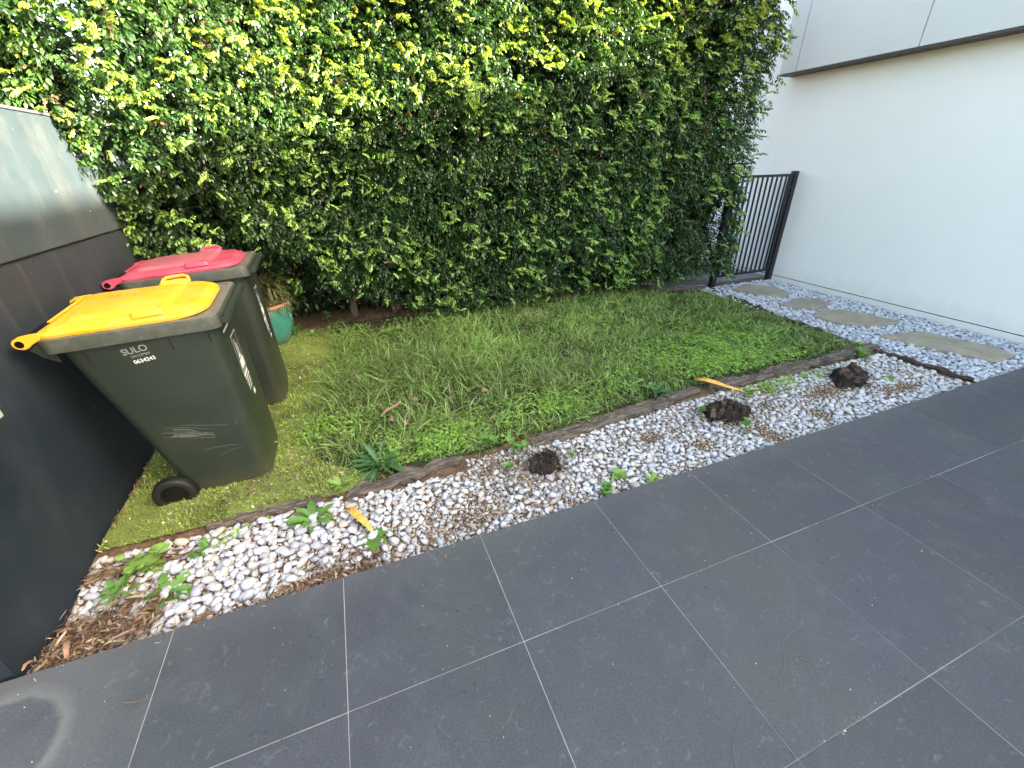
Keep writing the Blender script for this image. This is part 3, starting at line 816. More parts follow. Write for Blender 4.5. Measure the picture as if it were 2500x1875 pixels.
for i in order[N_IND:]:
    x, y, r, z = [float(t) for t in peb[i]]; V, F = PT[int(i) % 8] if r > 0.0087 else PS[int(i) % 3]; m = np.array(peb_mat(x, y, r, z))
    VV.append(V @ m[:3, :3].T + m[:3, 3]); FF.append(F + off); off += len(V)
    if x > 5.15: c = 1.08 * pal[R_.choice((0, 1, 1, 2, 5, 2))] * (0.93, 0.95, 1.0)
    elif r < 0.014: c = 0.82 * np.array(R_.choice(((0.68, 0.60, 0.45), (0.72, 0.66, 0.54), (0.74, 0.73, 0.70), (0.60, 0.50, 0.36), (0.40, 0.26, 0.18))))
    else: c = pal[R_.choice((0, 1, 2, 2, 3, 3, 4, 1))]
    CC.append(np.tile(c * R_.uniform(0.9, 1.06), (len(V), 1)))
o = link('pebbles', npmesh('pebbles', np.concatenate(VV), np.concatenate(FF), np.concatenate(CC), True), M['pebbles'], gb); tag(o, kind='stuff')

# ------------------------------------------------------------------ stepping stones
STL = ['sandstone stepping stone farthest back, nearest the black gate', 'small sandstone stepping stone, second from the black gate',
       'angular sandstone stepping stone, third from the black gate', 'largest flat sandstone stepping stone, closest to the dark paving']
for k, P in enumerate(STEPS):
    cx = sum(p[0] for p in P) / len(P); cy = sum(p[1] for p in P) / len(P)
    # subdivide the outline and roughen it
    Q = []
    rr = random.Random(k)
    for i in range(len(P)):
        a, b = Vector(P[i] + (0,)), Vector(P[(i + 1) % len(P)] + (0,))
        for t in range(5):
            q = a.lerp(b, t / 5); Q.append((q.x - cx + rr.uniform(-0.008, 0.008), q.y - cy + rr.uniform(-0.008, 0.008)))
    mb = MB(); mb.loft([[(x * s, y * s, z) for x, y in Q] for s, z in ((0.98, -0.045), (1.0, -0.006), (0.985, 0.0), (0.6, 0.002))])
    o = mb.build('stepping_stone', M['stone']); o.location = (cx, cy, 0.010); o.rotation_euler = (rr.uniform(-0.012, 0.012), rr.uniform(-0.012, 0.012), 0)
    tag(o, STL[k], 'stepping stone', 'stepping stones along the white house')

# ------------------------------------------------------------------ instancing into one mesh
def scatter(temps, pick, mats, cols, smooth=False, name='m'):
    """temps: list of (V,F[,shade]); pick: index per instance; mats (n,4,4); cols (n,3)"""
    VV, FF, CC = [], [], []; off = 0
    for t, T in enumerate(temps):
        ix = np.nonzero(pick == t)[0]
        if len(ix) == 0: continue
        V, F = T[0], T[1]; sh = T[2] if len(T) > 2 else np.ones((len(V), 1))
        W = np.einsum('nij,vj->nvi', mats[ix, :3, :3], V) + mats[ix, None, :3, 3]
        VV.append(W.reshape(-1, 3)); n = len(V)
        FF.append((F[None] + (off + np.arange(len(ix)) * n)[:, None, None]).reshape(-1, F.shape[1])); off += len(ix) * n
        CC.append((cols[ix][:, None, :] * sh[None]).reshape(-1, 3))
    return npmesh(name, np.concatenate(VV), np.concatenate(FF), np.clip(np.concatenate(CC), 0, 1), smooth)

def mats_from(pos, yaw, pitch, roll, sc):
    cy, sy = np.cos(yaw), np.sin(yaw); cp, sp = np.cos(pitch), np.sin(pitch); cr, sr = np.cos(roll), np.sin(roll)
    n = len(yaw); Z = np.zeros(n); O = np.ones(n)
    Rz = np.stack([cy, -sy, Z, sy, cy, Z, Z, Z, O], 1).reshape(n, 3, 3)
    Ry = np.stack([cp, Z, sp, Z, O, Z, -sp, Z, cp], 1).reshape(n, 3, 3)
    Rx = np.stack([O, Z, Z, Z, cr, -sr, Z, sr, cr], 1).reshape(n, 3, 3)
    Rr = Rz @ Ry @ Rx
    sc = np.asarray(sc); sc = sc[:, None] if sc.ndim == 1 else sc
    m = np.zeros((n, 4, 4)); m[:, :3, :3] = Rr * sc[:, None, :]; m[:, :3, 3] = pos; m[:, 3, 3] = 1
    return m

# ------------------------------------------------------------------ lawn grass
def blade(L, w, bend, n=3):
    V = []; F = []
    for k in range(n + 1):
        t = k / n; x = L * bend * t * t; z = L * t * (1 - 0.35 * bend * t); ww = w * (1 - t ** 1.6) * 0.5 + (0.00015 if k == n else 0)
        V += [(x, -ww, z), (x, ww, z)]
    for k in range(n): F.append((2 * k, 2 * k + 1, 2 * k + 3, 2 * k + 2))
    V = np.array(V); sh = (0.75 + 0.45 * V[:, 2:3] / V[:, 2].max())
    return V, np.array(F), sh
BL = [blade(1, 0.055, b, 3) for b in (0.25, 0.55, 0.85, 1.2, 0.4)]
BW = [blade(1, 0.10, b, 3) for b in (0.5, 0.9)]
n = 92000
x = rng.uniform(0.40, 5.1, n); y = rng.uniform(0.6, 3.25, n)
cl = vnoise(x * 7 + 3, y * 7); cl2 = vnoise(x * 1.6 + 30, y * 1.6 + 4)
dens = 0.50 + 0.9 * (cl - 0.35) + 0.30 * (cl2 - 0.5)
dens = dens * np.where(y > 2.75, 0.75, 1.0)
thin = np.clip(1 - np.hypot((x - 1.35) / 0.35, (y - 1.25) / 0.2), 0, 1) + np.clip(1 - np.hypot((x - 1.1) / 0.5, (y - 3.1) / 0.35), 0, 1) + 0.9 * np.clip(1 - np.hypot((x - 4.9) / 0.55, (y - 2.85) / 0.35), 0, 1)
keep = in_lawn(x, y) & (rng.random(n) < dens - thin * 0.8)
x, y, cl, cl2 = x[keep], y[keep], cl[keep], cl2[keep]; n = len(x)
H = 0.040 + 0.090 * rng.random(n) * (0.6 + cl)
tall = np.exp(-((x - 1.3) / 0.9) ** 2 - ((y - 2.0) / 0.75) ** 2)
H *= 1 + 0.75 * tall
H *= np.where(x > 4.1, 0.95, 1.0) * np.where(y < 0.9, 0.8, 1.0)
yaw = rng.uniform(0, 6.28, n)
W = np.where(rng.random(n) < 0.3, 1.0, 0.8) * 1.12 * (0.09 / H) ** 0.6
pick = rng.integers(0, 5, n); broad = (rng.random(n) < np.where((x > 3.2) | (y < 1.2), 0.45, 0.16)); pick = np.where(broad, 5 + rng.integers(0, 2, n), pick)
mt = mats_from(np.stack([x, y, ground_z(x, y)], 1), yaw, np.abs(rng.normal(0.15, 0.48, n)), rng.normal(0, 0.40, n), np.stack([H, H * W, H], 1))
base = np.array([(0.135, 0.235, 0.050)]) * (0.35 + 1.2 * rng.random((n, 1)) ** 1.3) + rng.random((n, 1)) * np.array([(0.07, 0.09, 0.025)])
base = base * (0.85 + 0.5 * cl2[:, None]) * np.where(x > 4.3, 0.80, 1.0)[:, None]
bl = rng.random(n); base[bl < 0.11] = np.array((0.24, 0.21, 0.11)) * (0.6 + 0.6 * rng.random(((bl < 0.11).sum(), 1)))
hl = bl > 0.80; base[hl] = np.array((0.30, 0.42, 0.13)) * (0.75 + 0.5 * rng.random((hl.sum(), 1)))
base *= np.where((y > 1.9) & (x > 1.6) & (x < 4.2), 1.25, 1.0)[:, None]  # back right blades brightened: sunlight put into the grass colour
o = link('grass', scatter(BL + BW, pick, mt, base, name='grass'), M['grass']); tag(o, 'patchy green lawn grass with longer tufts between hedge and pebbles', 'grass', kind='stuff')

# artificial turf pile
TB = [(np.array([(0, -0.5, 0), (0, 0.5, 0), (0.35, 0, 1)]) * (1, 0.16, 1), np.array([(0, 1, 2)]), np.array([[0.7], [0.7], [1.25]]))]
n = 105000
x = rng.uniform(WL + 0.015, 0.95, n); y = rng.uniform(0.57, 3.15, n)
k = in_turf(x, y) & (rng.random(n) < 0.75 + 0.5 * (vnoise(x * 12, y * 12) - 0.5)); x, y = x[k], y[k]; n = len(x)
H = rng.uniform(0.012, 0.028, n) * np.where(vnoise(x * 8, y * 8 + 3) > 0.6, 1.25, 0.9)
mt = mats_from(np.stack([x, y, ground_z(x, y) + 0.012], 1), rng.uniform(0, 6.28, n), rng.normal(0.35, 0.4, n), rng.normal(0, 0.4, n), np.stack([H, H * 1.3, H], 1))
col = np.array([(0.29, 0.38, 0.085)]) * (0.25 + 1.35 * rng.random((n, 1)) ** 1.4) * (0.45 + 1.1 * vnoise(x * 6, y * 6)[:, None])
j = rng.random(n) < 0.12; col[j] = (0.38, 0.40, 0.17)
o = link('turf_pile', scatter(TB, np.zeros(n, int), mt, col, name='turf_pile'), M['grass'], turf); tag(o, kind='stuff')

# ------------------------------------------------------------------ clover patches
def trefoil():
    V = [(0, 0, 0)]; F = []
    for q in range(3):
        a = q * 2.094; s = len(V)
        for (r, t) in ((0.45, -0.55), (1.0, -0.42), (0.88, 0.0), (1.0, 0.42), (0.45, 0.55)):
            V.append((r * math.cos(a + t), r * math.sin(a + t), 0.12 * r + (0.10 if abs(t) < 0.1 else 0.0) * -1))
        for k in range(4): F.append((0, s + k, s + k + 1))
    return np.array(V), np.array(F)
TF = [trefoil()]
spots = [(0.55, 1.22, 0.26, 900), (0.98, 0.70, 0.30, 1000), (1.25, 0.76, 0.28, 1300), (1.95, 0.82, 0.36, 2000), (2.55, 1.0, 0.30, 500), (3.15, 1.15, 0.35, 900), (3.75, 1.25, 0.62, 7000), (4.35, 1.45, 0.42, 1500),
         (3.6, 0.90, 0.40, 2600), (4.2, 0.80, 0.30, 800), (2.2, 1.9, 0.35, 500), (1.45, 2.85, 0.30, 450), (3.2, 2.2, 0.4, 600), (4.0, 0.63, 0.22, 600), (3.7, 0.60, 0.15, 300), (0.80, 2.85, 0.25, 400), (4.7, 2.3, 0.3, 300), (0.10, 0.50, 0.09, 60), (0.02, 0.42, 0.07, 40)]
xs, ys_ = [], []
for cx, cy, r, m in spots:
    xs.append(rng.normal(cx, r * 0.55, m)); ys_.append(rng.normal(cy, r * 0.42, m))
x = np.concatenate(xs); y = np.concatenate(ys_)
k = (rng.random(len(x)) < 0.55) & (y > 0.40) & (x < 5.0) & (((vnoise(x * 9, y * 9) > 0.34)) | (rng.random(len(x)) < 0.2)) & ((y > 0.67) | (x > 3.3) | (x < 0.3)) & ~((np.abs(y - 0.71) < 0.075) & (x > 1.7))
x, y = x[k], y[k]; n = len(x)
S = rng.uniform(0.008, 0.014, n)
inl = smooth01(0.62, 0.8, y)
mt = mats_from(np.stack([x, y, ground_z(x, y) + 0.012 + rng.uniform(0.025, 0.065, n) * (0.25 + 0.75 * inl)], 1), rng.uniform(0, 6.28, n), rng.normal(0, 0.28, n), rng.normal(0, 0.28, n), S)
col = np.array([(0.23, 0.42, 0.07)]) * (0.55 + 0.9 * rng.random((n, 1))) + rng.random((n, 1)) * np.array([(0.05, 0.05, 0.0)])
o = link('clover', scatter(TF, np.zeros(n, int), mt, col, name='clover'), M['grass']); tag(o, 'bright green clover patches growing through the lawn', 'clover', kind='stuff')

# ------------------------------------------------------------------ bark and leaf litter
def strip_t(bend, n=3, w=0.16):
    V = []; F = []
    for k in range(n + 1):
        t = k / n - 0.5; ww = w * (1 - 1.6 * abs(t)) * 0.5 + 0.01; z = bend * (0.25 - t * t)
        V += [(t, -ww, z), (t, ww, z + 0.02)]
    for k in range(n): F.append((2 * k, 2 * k + 1, 2 * k + 3, 2 * k + 2))
    return np.array(V), np.array(F)
ST = [strip_t(0.25), strip_t(-0.12), strip_t(0.6, 3, 0.3), strip_t(0.1, 3, 0.06), strip_t(0.4, 3, 0.045)]
LP = []
def lit(cx, cy, rx, ry, m, L, up=0.02, ang=None, lim=None):
    for _ in range(m):
        a = R_.gauss(cx, rx * 0.5); b = R_.gauss(cy, ry * 0.5)
        if a < WL + 0.01 or b < 0.006 or a > WR - 0.02: continue
        if lim and not lim(a, b): continue
        LP.append((a, b, R_.uniform(0, up), R_.uniform(*L), R_.gauss(ang, 0.5) if ang is not None else R_.uniform(0, 6.28)))
lit(-0.36, 0.09, 0.20, 0.15, 1500, (0.012, 0.055), 0.040)
lit(-0.33, 0.12, 0.18, 0.13, 90, (0.03, 0.075), 0.045, 0.6)
lit(-0.38, 0.06, 0.16, 0.12, 1500, (0.006, 0.025), 0.05)
lit(-0.40, 0.04, 0.10, 0.08, 500, (0.008, 0.03), 0.05)
lit(-0.14, 0.13, 0.10, 0.14, 420, (0.01, 0.04), 0.03, 1.1)
lit(-0.30, 0.44, 0.28, 0.05, 420, (0.02, 0.06), 0.02, 0.1)
lit(0.52, 0.030, 0.26, 0.045, 620, (0.015, 0.05), 0.02)
lit(0.2, 0.012, 0.25, 0.015, 110, (0.02, 0.05), 0.012, 0.1)
lit(0.62, 0.10, 0.2, 0.08, 260, (0.015, 0.05), 0.02)
lit(0.25, 0.565, 0.5, 0.02, 160, (0.015, 0.04), 0.012, 0.05)
lit(1.2, 0.10, 0.5, 0.10, 420, (0.01, 0.045), 0.012)
lit(1.42, 0.48, 0.30, 0.14, 420, (0.008, 0.03), 0.008)
lit(1.35, 0.28, 0.50, 0.28, 1300, (0.006, 0.03), 0.016)
lit(2.9, 0.5, 0.5, 0.12, 300, (0.008, 0.03), 0.014)
lit(0.35, 0.30, 0.55, 0.25, 260, (0.006, 0.028), 0.022)
lit(4.5, 0.35, 0.6, 0.3, 200, (0.006, 0.03), 0.014)
for sx, sy, sr in STUMPS: lit(sx, sy - 0.03, sr * 3.2, sr * 2.2, 800, (0.008, 0.04), 0.022)
lit(2.6, 0.35, 1.4, 0.32, 1900, (0.006, 0.03), 0.018)
lit(2.5, 0.42, 0.4, 0.12, 260, (0.008, 0.03), 0.008)
lit(3.45, 0.36, 0.45, 0.14, 260, (0.008, 0.03), 0.008)
lit(0.3, 0.28, 0.5, 0.2, 160, (0.008, 0.03), 0.016)
lit(3.8, 0.45, 0.8, 0.2, 300, (0.01, 0.035), 0.012)
lit(1.4, 3.12, 1.6, 0.30, 1500, (0.015, 0.05), 0.012, None, lambda a, b: b < 3.5)
lit(3.9, 2.95, 1.2, 0.2, 500, (0.015, 0.05), 0.012, None, lambda a, b: b < 3.3)
lit(0.3, 2.4, 0.7, 1.2, 160, (0.008, 0.028), 0.012, None, lambda a, b: b > 0.65)
lit(0.45, 0.85, 0.35, 0.2, 260, (0.01, 0.04), 0.014, None, lambda a, b: b > 0.64)
lit(0.05, 0.74, 0.3, 0.08, 160, (0.01, 0.04), 0.014, 0.2, lambda a, b: b > 0.62)
lit(0.1, 0.9, 0.5, 0.35, 120, (0.008, 0.022), 0.012, None, lambda a, b: b > 0.62)
lit(-0.445, 0.9, 0.02, 1.0, 260, (0.01, 0.04), 0.01, 1.57, lambda a, b: a < -0.42)
lit(0.62, 2.0, 0.1, 1.4, 160, (0.01, 0.03), 0.02, None, lambda a, b: b > 0.7)
lit(1.4, 1.28, 0.5, 0.3, 140, (0.012, 0.035), 0.03)
LP = np.array(LP); n = len(LP)
zt = ground_z(LP[:, 0], LP[:, 1]) + 0.006 + LP[:, 2] + np.where(LP[:, 1] > 0.62, 0.014, 0.010)
L = LP[:, 3]
mt = mats_from(np.stack([LP[:, 0], LP[:, 1], zt], 1), LP[:, 4], rng.normal(0, 0.25, n), rng.normal(0, 0.5, n), np.stack([L, L * rng.uniform(0.5, 1.1, n), L], 1))
pl = np.array([(0.060, 0.036, 0.022), (0.10, 0.062, 0.038), (0.16, 0.105, 0.065), (0.27, 0.20, 0.13), (0.21, 0.13, 0.095), (0.34, 0.275, 0.18), (0.085, 0.05, 0.03)])
col = pl[rng.integers(0, 7, n)] * (0.8 + 0.4 * rng.random((n, 1)))
o = link('leaf_litter', scatter(ST, rng.integers(0, 5, n), mt, col, name='leaf_litter'), M['litter']); tag(o, 'brown bark shreds and dry leaf litter over the soil and pebbles', 'leaf litter', kind='stuff')
# small pale flecks on the turf
n = 420
x = rng.uniform(-0.45, 0.75, n); y = rng.uniform(0.6, 3.1, n); k = in_turf(x, y); x, y = x[k], y[k]; n = len(x)
S = rng.uniform(0.004, 0.011, n)
V, F = ico(1, 5, 1, 0.7, 0.35)
o = link('turf_debris', scatter([(V, F)], np.zeros(n, int), mats_from(np.stack([x, y, ground_z(x, y) + 0.024], 1), rng.uniform(0, 6, n), rng.normal(0, .3, n), rng.normal(0, .3, n), S), np.array([(0.62, 0.55, 0.36)]) * (0.7 + 0.4 * rng.random((n, 1))), name='turf_debris'), M['litter'], turf); tag(o, kind='stuff')

# ------------------------------------------------------------------ hedge
def leaf_t(L, w, fold=0.25, droop=0.15):
    V = np.array([(0, 0, 0), (0.35 * L, -w, fold * w), (0.42 * L, 0, 0.02 * L), (0.35 * L, w, fold * w), (0.75 * L, -0.62 * w, fold * w * 0.6 - droop * L * 0.5), (0.78 * L, 0, -droop * L * 0.5), (0.75 * L, 0.62 * w, fold * w * 0.6 - droop * L * 0.5), (L, 0, -droop * L)])
    F = np.array([(0, 1, 2), (0, 2, 3), (1, 4, 5), (1, 5, 2), (2, 5, 6), (2, 6, 3), (4, 7, 5), (5, 7, 6)])
    return V, F
def rot3(yaw, pitch, roll): return np.array(Euler((roll, pitch, yaw)).to_matrix())
def sprig(seed, nl=9, L=0.135, ll=0.036, young=False):
    r = random.Random(seed); VV = []; FF = []; off = 0; SH = []
    tw = []
    for k in range(5):
        t = k / 4; tw.append((L * t, 0.012 * math.sin(2.5 * t + seed), -L * (0.55 if young else 0.40) * t * t))
    # twig as a thin strip
    V = []; F = []
    for p in tw: V += [(p[0], p[1] - 0.0009, p[2]), (p[0], p[1] + 0.0009, p[2])]
    for k in range(4): F += [(2 * k, 2 * k + 1, 2 * k + 3), (2 * k, 2 * k + 3, 2 * k + 2)]
    VV.append(np.array(V)); FF.append(np.array(F)); off = len(V); SH.append(np.full((len(V), 1), 0.7))
    for k in range(nl):
        t = (k + 0.7) / nl; last = k == nl - 1
        p = np.array([L * t, 0.012 * math.sin(2.5 * t + seed), -L * (0.55 if young else 0.40) * t * t])
        side = 1 if k % 2 else -1
        s = ll * (0.75 + 0.45 * math.sin(math.pi * min(1, t * 0.9 + 0.1))) * r.uniform(0.85, 1.12)
        lv, lf = leaf_t(s, s * (0.30 if young else 0.27) * r.uniform(0.85, 1.15))
        yaw = (0 if last else side * math.radians(r.uniform(42, 62))); pitch = math.radians(r.uniform(5, 35) + 30 * t * (1 if young else 0.7))
        VV.append(lv @ rot3(yaw, pitch, side * -0.25 + r.uniform(-0.25, 0.25)).T + p); FF.append(lf + off); off += len(lv); SH.append(np.full((len(lv), 1), r.uniform(0.8, 1.25)))
    return np.concatenate(VV), np.concatenate(FF), np.concatenate(SH)
SP = [sprig(s, 7 + s % 4, (0.115, 0.13, 0.10, 0.14, 0.12, 0.11)[s], (0.032, 0.038, 0.028, 0.036, 0.030, 0.034)[s]) for s in range(6)] + [sprig(40 + s, 8 + s % 2, (0.085, 0.10, 0.07, 0.09)[s], (0.036, 0.040, 0.031, 0.035)[s], True) for s in range(4)]
def hedge_front(x, z):
    x = np.asarray(x, float); z = np.asarray(z, float)
    f = 2.84 + 0 * x
    wl = 1 - smooth01(-0.5, 0.95, x)
    left = 2.27 - 0.46 * np.clip(z - 1.0, 0, 2) + 0.55 * (1 - smooth01(0.25, 0.95, z))
    f = f * (1 - wl) + left * wl
    f = f + (0.12 * (1 - smooth01(0.10, 0.7, z))) * (1 - wl) * (1 - smooth01(4.0, 5.0, x))
    f = f + 0.05 * np.clip(z - 1.5, 0, 2) * (1 - wl)
    f = np.where(x < WL, np.maximum(1.50, 1.82 - 0.35 * (WL - x)), f)
    rec = smooth01(-0.35, -0.15, x) * (1 - smooth01(0.50, 0.70, x)) * (1 - smooth01(0.72, 0.90, z))
    f = f * (1 - rec) + np.maximum(f, 3.22) * rec
    lump = (vnoise(x * 1.5 + 11, z * 1.5 + 5) - 0.5) * 0.24 + (vnoise(x * 4.5, z * 4.5 + 9) - 0.5) * 0.13
    return f + lump
def hedge_ok(x, z):
    bottom = 0.15 + 0.26 * (1 - smooth01(0.9, 1.5, x)) * smooth01(-0.5, 0.2, x) + 0.10 * (vnoise(x * 5, 2.2) - 0.5)
    bottom = np.where(x < WL, 1.84, bottom)
    right = 5.40 + 0.03 * z + 0.22 * (1 - smooth01(0.15, 1.25, z)) + 0.16 * (vnoise(z * 2.7, 1.7) - 0.5) + 0.11 * (vnoise(z * 8, 4.1) - 0.5) + 0.10 * smooth01(1.3, 2.0, z)
    return (z > bottom) & (x < right)
NM = 35000
x = rng.uniform(-1.7, 5.6, NM); z = rng.uniform(0.1, 3.35, NM)
lay = rng.random(NM); dep = np.where(lay < 0.42, rng.uniform(-0.03, 0.06, NM), np.where(lay < 0.78, rng.uniform(0.06, 0.20, NM), rng.uniform(0.2, 0.5, NM)))
gap = vnoise(x * 3.1 + 40, z * 3.1) ; keep = hedge_ok(x, z) & ~((gap > 0.76) & (dep < 0.09))
x, z, dep = x[keep], z[keep], dep[keep]; n = len(x)
y = hedge_front(x, z) + dep
yaw = -math.pi / 2 + rng.normal(0, 0.85, n); yaw = np.where(x > 5.15, rng.normal(-0.6, 0.7, n), yaw)
pitch = rng.normal(0.10, 0.42, n); roll = rng.normal(0, 0.45, n); S = rng.uniform(0.8, 1.2, n)
pos = np.stack([x, y, z], 1)
mt = mats_from(pos, yaw, pitch, roll, S)
mt[:, :3, 3] -= mt[:, :3, 0] / S[:, None] * 0.06 * S[:, None]
t = rng.random((n, 1)); v2 = vnoise(x * 2.2, z * 2.2)[:, None]
col = np.array([(0.020, 0.048, 0.016)]) * (1 - t) + np.array([(0.050, 0.110, 0.028)]) * t
col = col * (0.75 + 0.6 * v2)
nw = (rng.random(n) < 0.16 + 0.22 * smooth01(1.5, 2.2, z)) & (dep < 0.08); col[nw] = np.array((0.075, 0.155, 0.035)) * (0.8 + 0.5 * rng.random((nw.sum(), 1)))  # more light green leaves high up: sunlit brightness put into leaf colour
dd_ = rng.random(n) < 0.010; col[dd_] = (0.16, 0.10, 0.05)
pick = rng.integers(0, 6, n)
# bright young shoots standing out of the face
NY = 3400
xy = rng.uniform(-1.6, 5.6, NY); zy = rng.uniform(0.16, 3.3, NY)
pr_ = 0.30 + 0.9 * (vnoise(xy * 2.6 + 3, zy * 2.6 + 12) - 0.35) + 0.22 * smooth01(1.4, 2.3, zy) - 0.22 * smooth01(4.1, 4.6, xy)
k = hedge_ok(xy, zy) & (rng.random(NY) < pr_); xy, zy = xy[k], zy[k]
# each shoot is a small cluster of 1 to 3 sprigs
rep = rng.integers(1, 5, len(xy)); xy = np.repeat(xy, rep); zy = np.repeat(zy, rep); m = len(xy)
xy = xy + rng.normal(0, 0.022, m); zy = zy + rng.normal(0, 0.018, m)
yy = hedge_front(xy, zy) - rng.uniform(0.02, 0.11, m) * np.where((xy < -0.22) & (xy > WL - 0.02), 0.1, 1.0)
yw = -math.pi / 2 + rng.normal(0, 0.75, m); yw = np.where(xy > 5.1, rng.normal(-0.3, 0.5, m), yw)
Sy = rng.uniform(0.5, 0.95, m)
mty = mats_from(np.stack([xy, yy, zy], 1), yw, rng.normal(-0.12, 0.3, m), rng.normal(0, 0.35, m), Sy)
mty[:, :3, 3] -= mty[:, :3, 0] * 0.06
coly = np.array([(0.21, 0.37, 0.085)]) * (0.7 + 0.6 * rng.random((m, 1))); q = rng.random(m) < 0.3; coly[q] = coly[q] * (1.35, 1.15, 1.0)
sun_tone = (smooth01(1.5, 2.1, zy - 0.13 * xy) * rng.uniform(0.35, 1.0, m))[:, None]; coly = coly * (1 - sun_tone) + coly * np.array([(1.35, 1.0, 0.55)]) * sun_tone  # sunlit yellow put into the shoot colour above the shadow line
# wispy shoots on the right end against the white wall
mw = 150; zw = rng.uniform(0.15, 3.2, mw); xw = 5.30 + 0.03 * zw + rng.uniform(-0.05, 0.16, mw) + 0.10 * smooth01(1.3, 2.0, zw); yw2 = 2.85 + rng.uniform(-0.05, 0.3, mw)
mtw = mats_from(np.stack([xw, yw2, zw], 1), rng.normal(-0.25, 0.55, mw), rng.normal(-0.15, 0.35, mw), rng.normal(0, 0.4, mw), rng.uniform(0.7, 1.25, mw))
colw = np.where(rng.random((mw, 1)) < 0.45, np.array([(0.13, 0.24, 0.04)]), np.array([(0.035, 0.08, 0.02)]))
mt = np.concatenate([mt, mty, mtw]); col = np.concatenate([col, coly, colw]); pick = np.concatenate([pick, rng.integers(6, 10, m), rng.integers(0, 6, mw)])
hg = empty('hedge', (2.4, 3.3, 0.0)); tag(hg, 'tall clipped lilly pilly hedge with bright yellow green young shoots, filling the back', 'hedge')
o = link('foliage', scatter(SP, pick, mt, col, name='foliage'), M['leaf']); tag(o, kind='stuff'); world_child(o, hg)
# the leaf mass inside: big coarse leaves well behind the face
n = 125000
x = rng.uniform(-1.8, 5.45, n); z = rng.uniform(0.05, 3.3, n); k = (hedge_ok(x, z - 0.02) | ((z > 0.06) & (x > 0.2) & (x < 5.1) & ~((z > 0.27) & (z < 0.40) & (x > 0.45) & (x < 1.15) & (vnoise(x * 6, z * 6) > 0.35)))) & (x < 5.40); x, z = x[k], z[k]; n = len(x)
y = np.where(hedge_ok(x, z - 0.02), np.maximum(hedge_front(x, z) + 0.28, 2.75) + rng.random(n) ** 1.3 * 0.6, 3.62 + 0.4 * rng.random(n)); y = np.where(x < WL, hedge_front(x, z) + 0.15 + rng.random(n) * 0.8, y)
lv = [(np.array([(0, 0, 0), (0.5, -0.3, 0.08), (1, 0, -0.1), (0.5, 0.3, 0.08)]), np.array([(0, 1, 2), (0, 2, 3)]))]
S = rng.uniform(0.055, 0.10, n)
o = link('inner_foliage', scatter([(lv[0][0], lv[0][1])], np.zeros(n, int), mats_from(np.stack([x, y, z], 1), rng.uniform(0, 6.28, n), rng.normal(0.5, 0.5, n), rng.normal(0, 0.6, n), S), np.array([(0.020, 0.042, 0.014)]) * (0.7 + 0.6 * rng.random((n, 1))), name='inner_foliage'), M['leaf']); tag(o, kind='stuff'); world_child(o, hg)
rt = random.Random(3)
for k, tx in enumerate([0.15, 0.80, 1.28, 1.9, 2.5, 3.2, 3.9, 4.6, 5.1]):
    P = [(tx + rt.uniform(-0.03, 0.03), 3.42 + rt.uniform(-0.05, 0.05), -0.05)]
    for s in range(1, 7): P.append((P[-1][0] + rt.uniform(-0.05, 0.05), P[-1][1] + rt.uniform(-0.04, 0.03), s * 0.45))
    mb = MB(); mb.tube(P, [0.045, 0.032, 0.027, 0.022, 0.018, 0.013, 0.008], 8)
    if k == 2: mb.tube([(tx, 3.42, -0.02), (tx - 0.05, 3.36, 0.15), (tx - 0.12, 3.3, 0.5)], [0.035, 0.025, 0.012], 7)
    for s in range(6):
        h = rt.uniform(0.25, 1.8); a = rt.uniform(3.4, 6.0); mb.tube([(tx, 3.4, h), (tx + 0.25 * math.cos(a), 3.4 + 0.25 * math.sin(a), h + 0.18)], [0.010, 0.004], 5)
    world_child(mb.build('trunk', M['trunk'], smooth=True), hg)

# ------------------------------------------------------------------ wheelie bins
def rim_top(x): return 0.976 - 0.018 * (x - 0.30) / 0.62
def text_obj(body, size, mat, parent, Mx, name='lettering', extrude=0.0):
    cu = bpy.data.curves.new(name, 'FONT'); cu.body = body; cu.size = size; cu.align_x = 'LEFT'; cu.extrude = 0.0004; cu.offset = size * 0.010
    cu.materials.append(mat)
    t = bpy.data.objects.new('text_source', cu); C.objects.link(t); bpy.context.view_layer.update()
    me = bpy.data.meshes.new_from_object(t.evaluated_get(bpy.context.evaluated_depsgraph_get())); bpy.data.objects.remove(t)
    if not me.materials: me.materials.append(mat)
    o = bpy.data.objects.new(name, me); C.objects.link(o); o.parent = parent; o.matrix_local = Mx; return o
def side_frame(x, z, dx=Vector((1, 0, 0.0))):
    """frame on the near (-y) body side: local x to the right along the bin, local y up the side, z outward"""
    hy = 0.2275 + 0.0385 * z / 0.9
    up = Vector((0, -0.0385, 0.9)).normalized(); xx = Vector((1, 0, 0)); nz = xx.cross(up)
    m = Matrix((xx, up, nz)).transposed().to_4x4(); m.translation = Vector((x, -hy - 0.0012, z)); return m
def front_frame(y, z):
    fx = 0.238 + 0.062 * z / 0.9
    up = Vector((0.062, 0, 0.9)).normalized(); xx = Vector((0, 1, 0)); nz = xx.cross(up)
    m = Matrix((xx, up, nz)).transposed().to_4x4(); m.translation = Vector((fx + 0.0012, y, z)); return m
def quad(mb, F, x0, x1, y0, y1, h=0.0):
    mb.add([F @ Vector(p) for p in ((x0, y0, h), (x1, y0, h), (x1, y1, h), (x0, y1, h))], [(0, 1, 2, 3)])

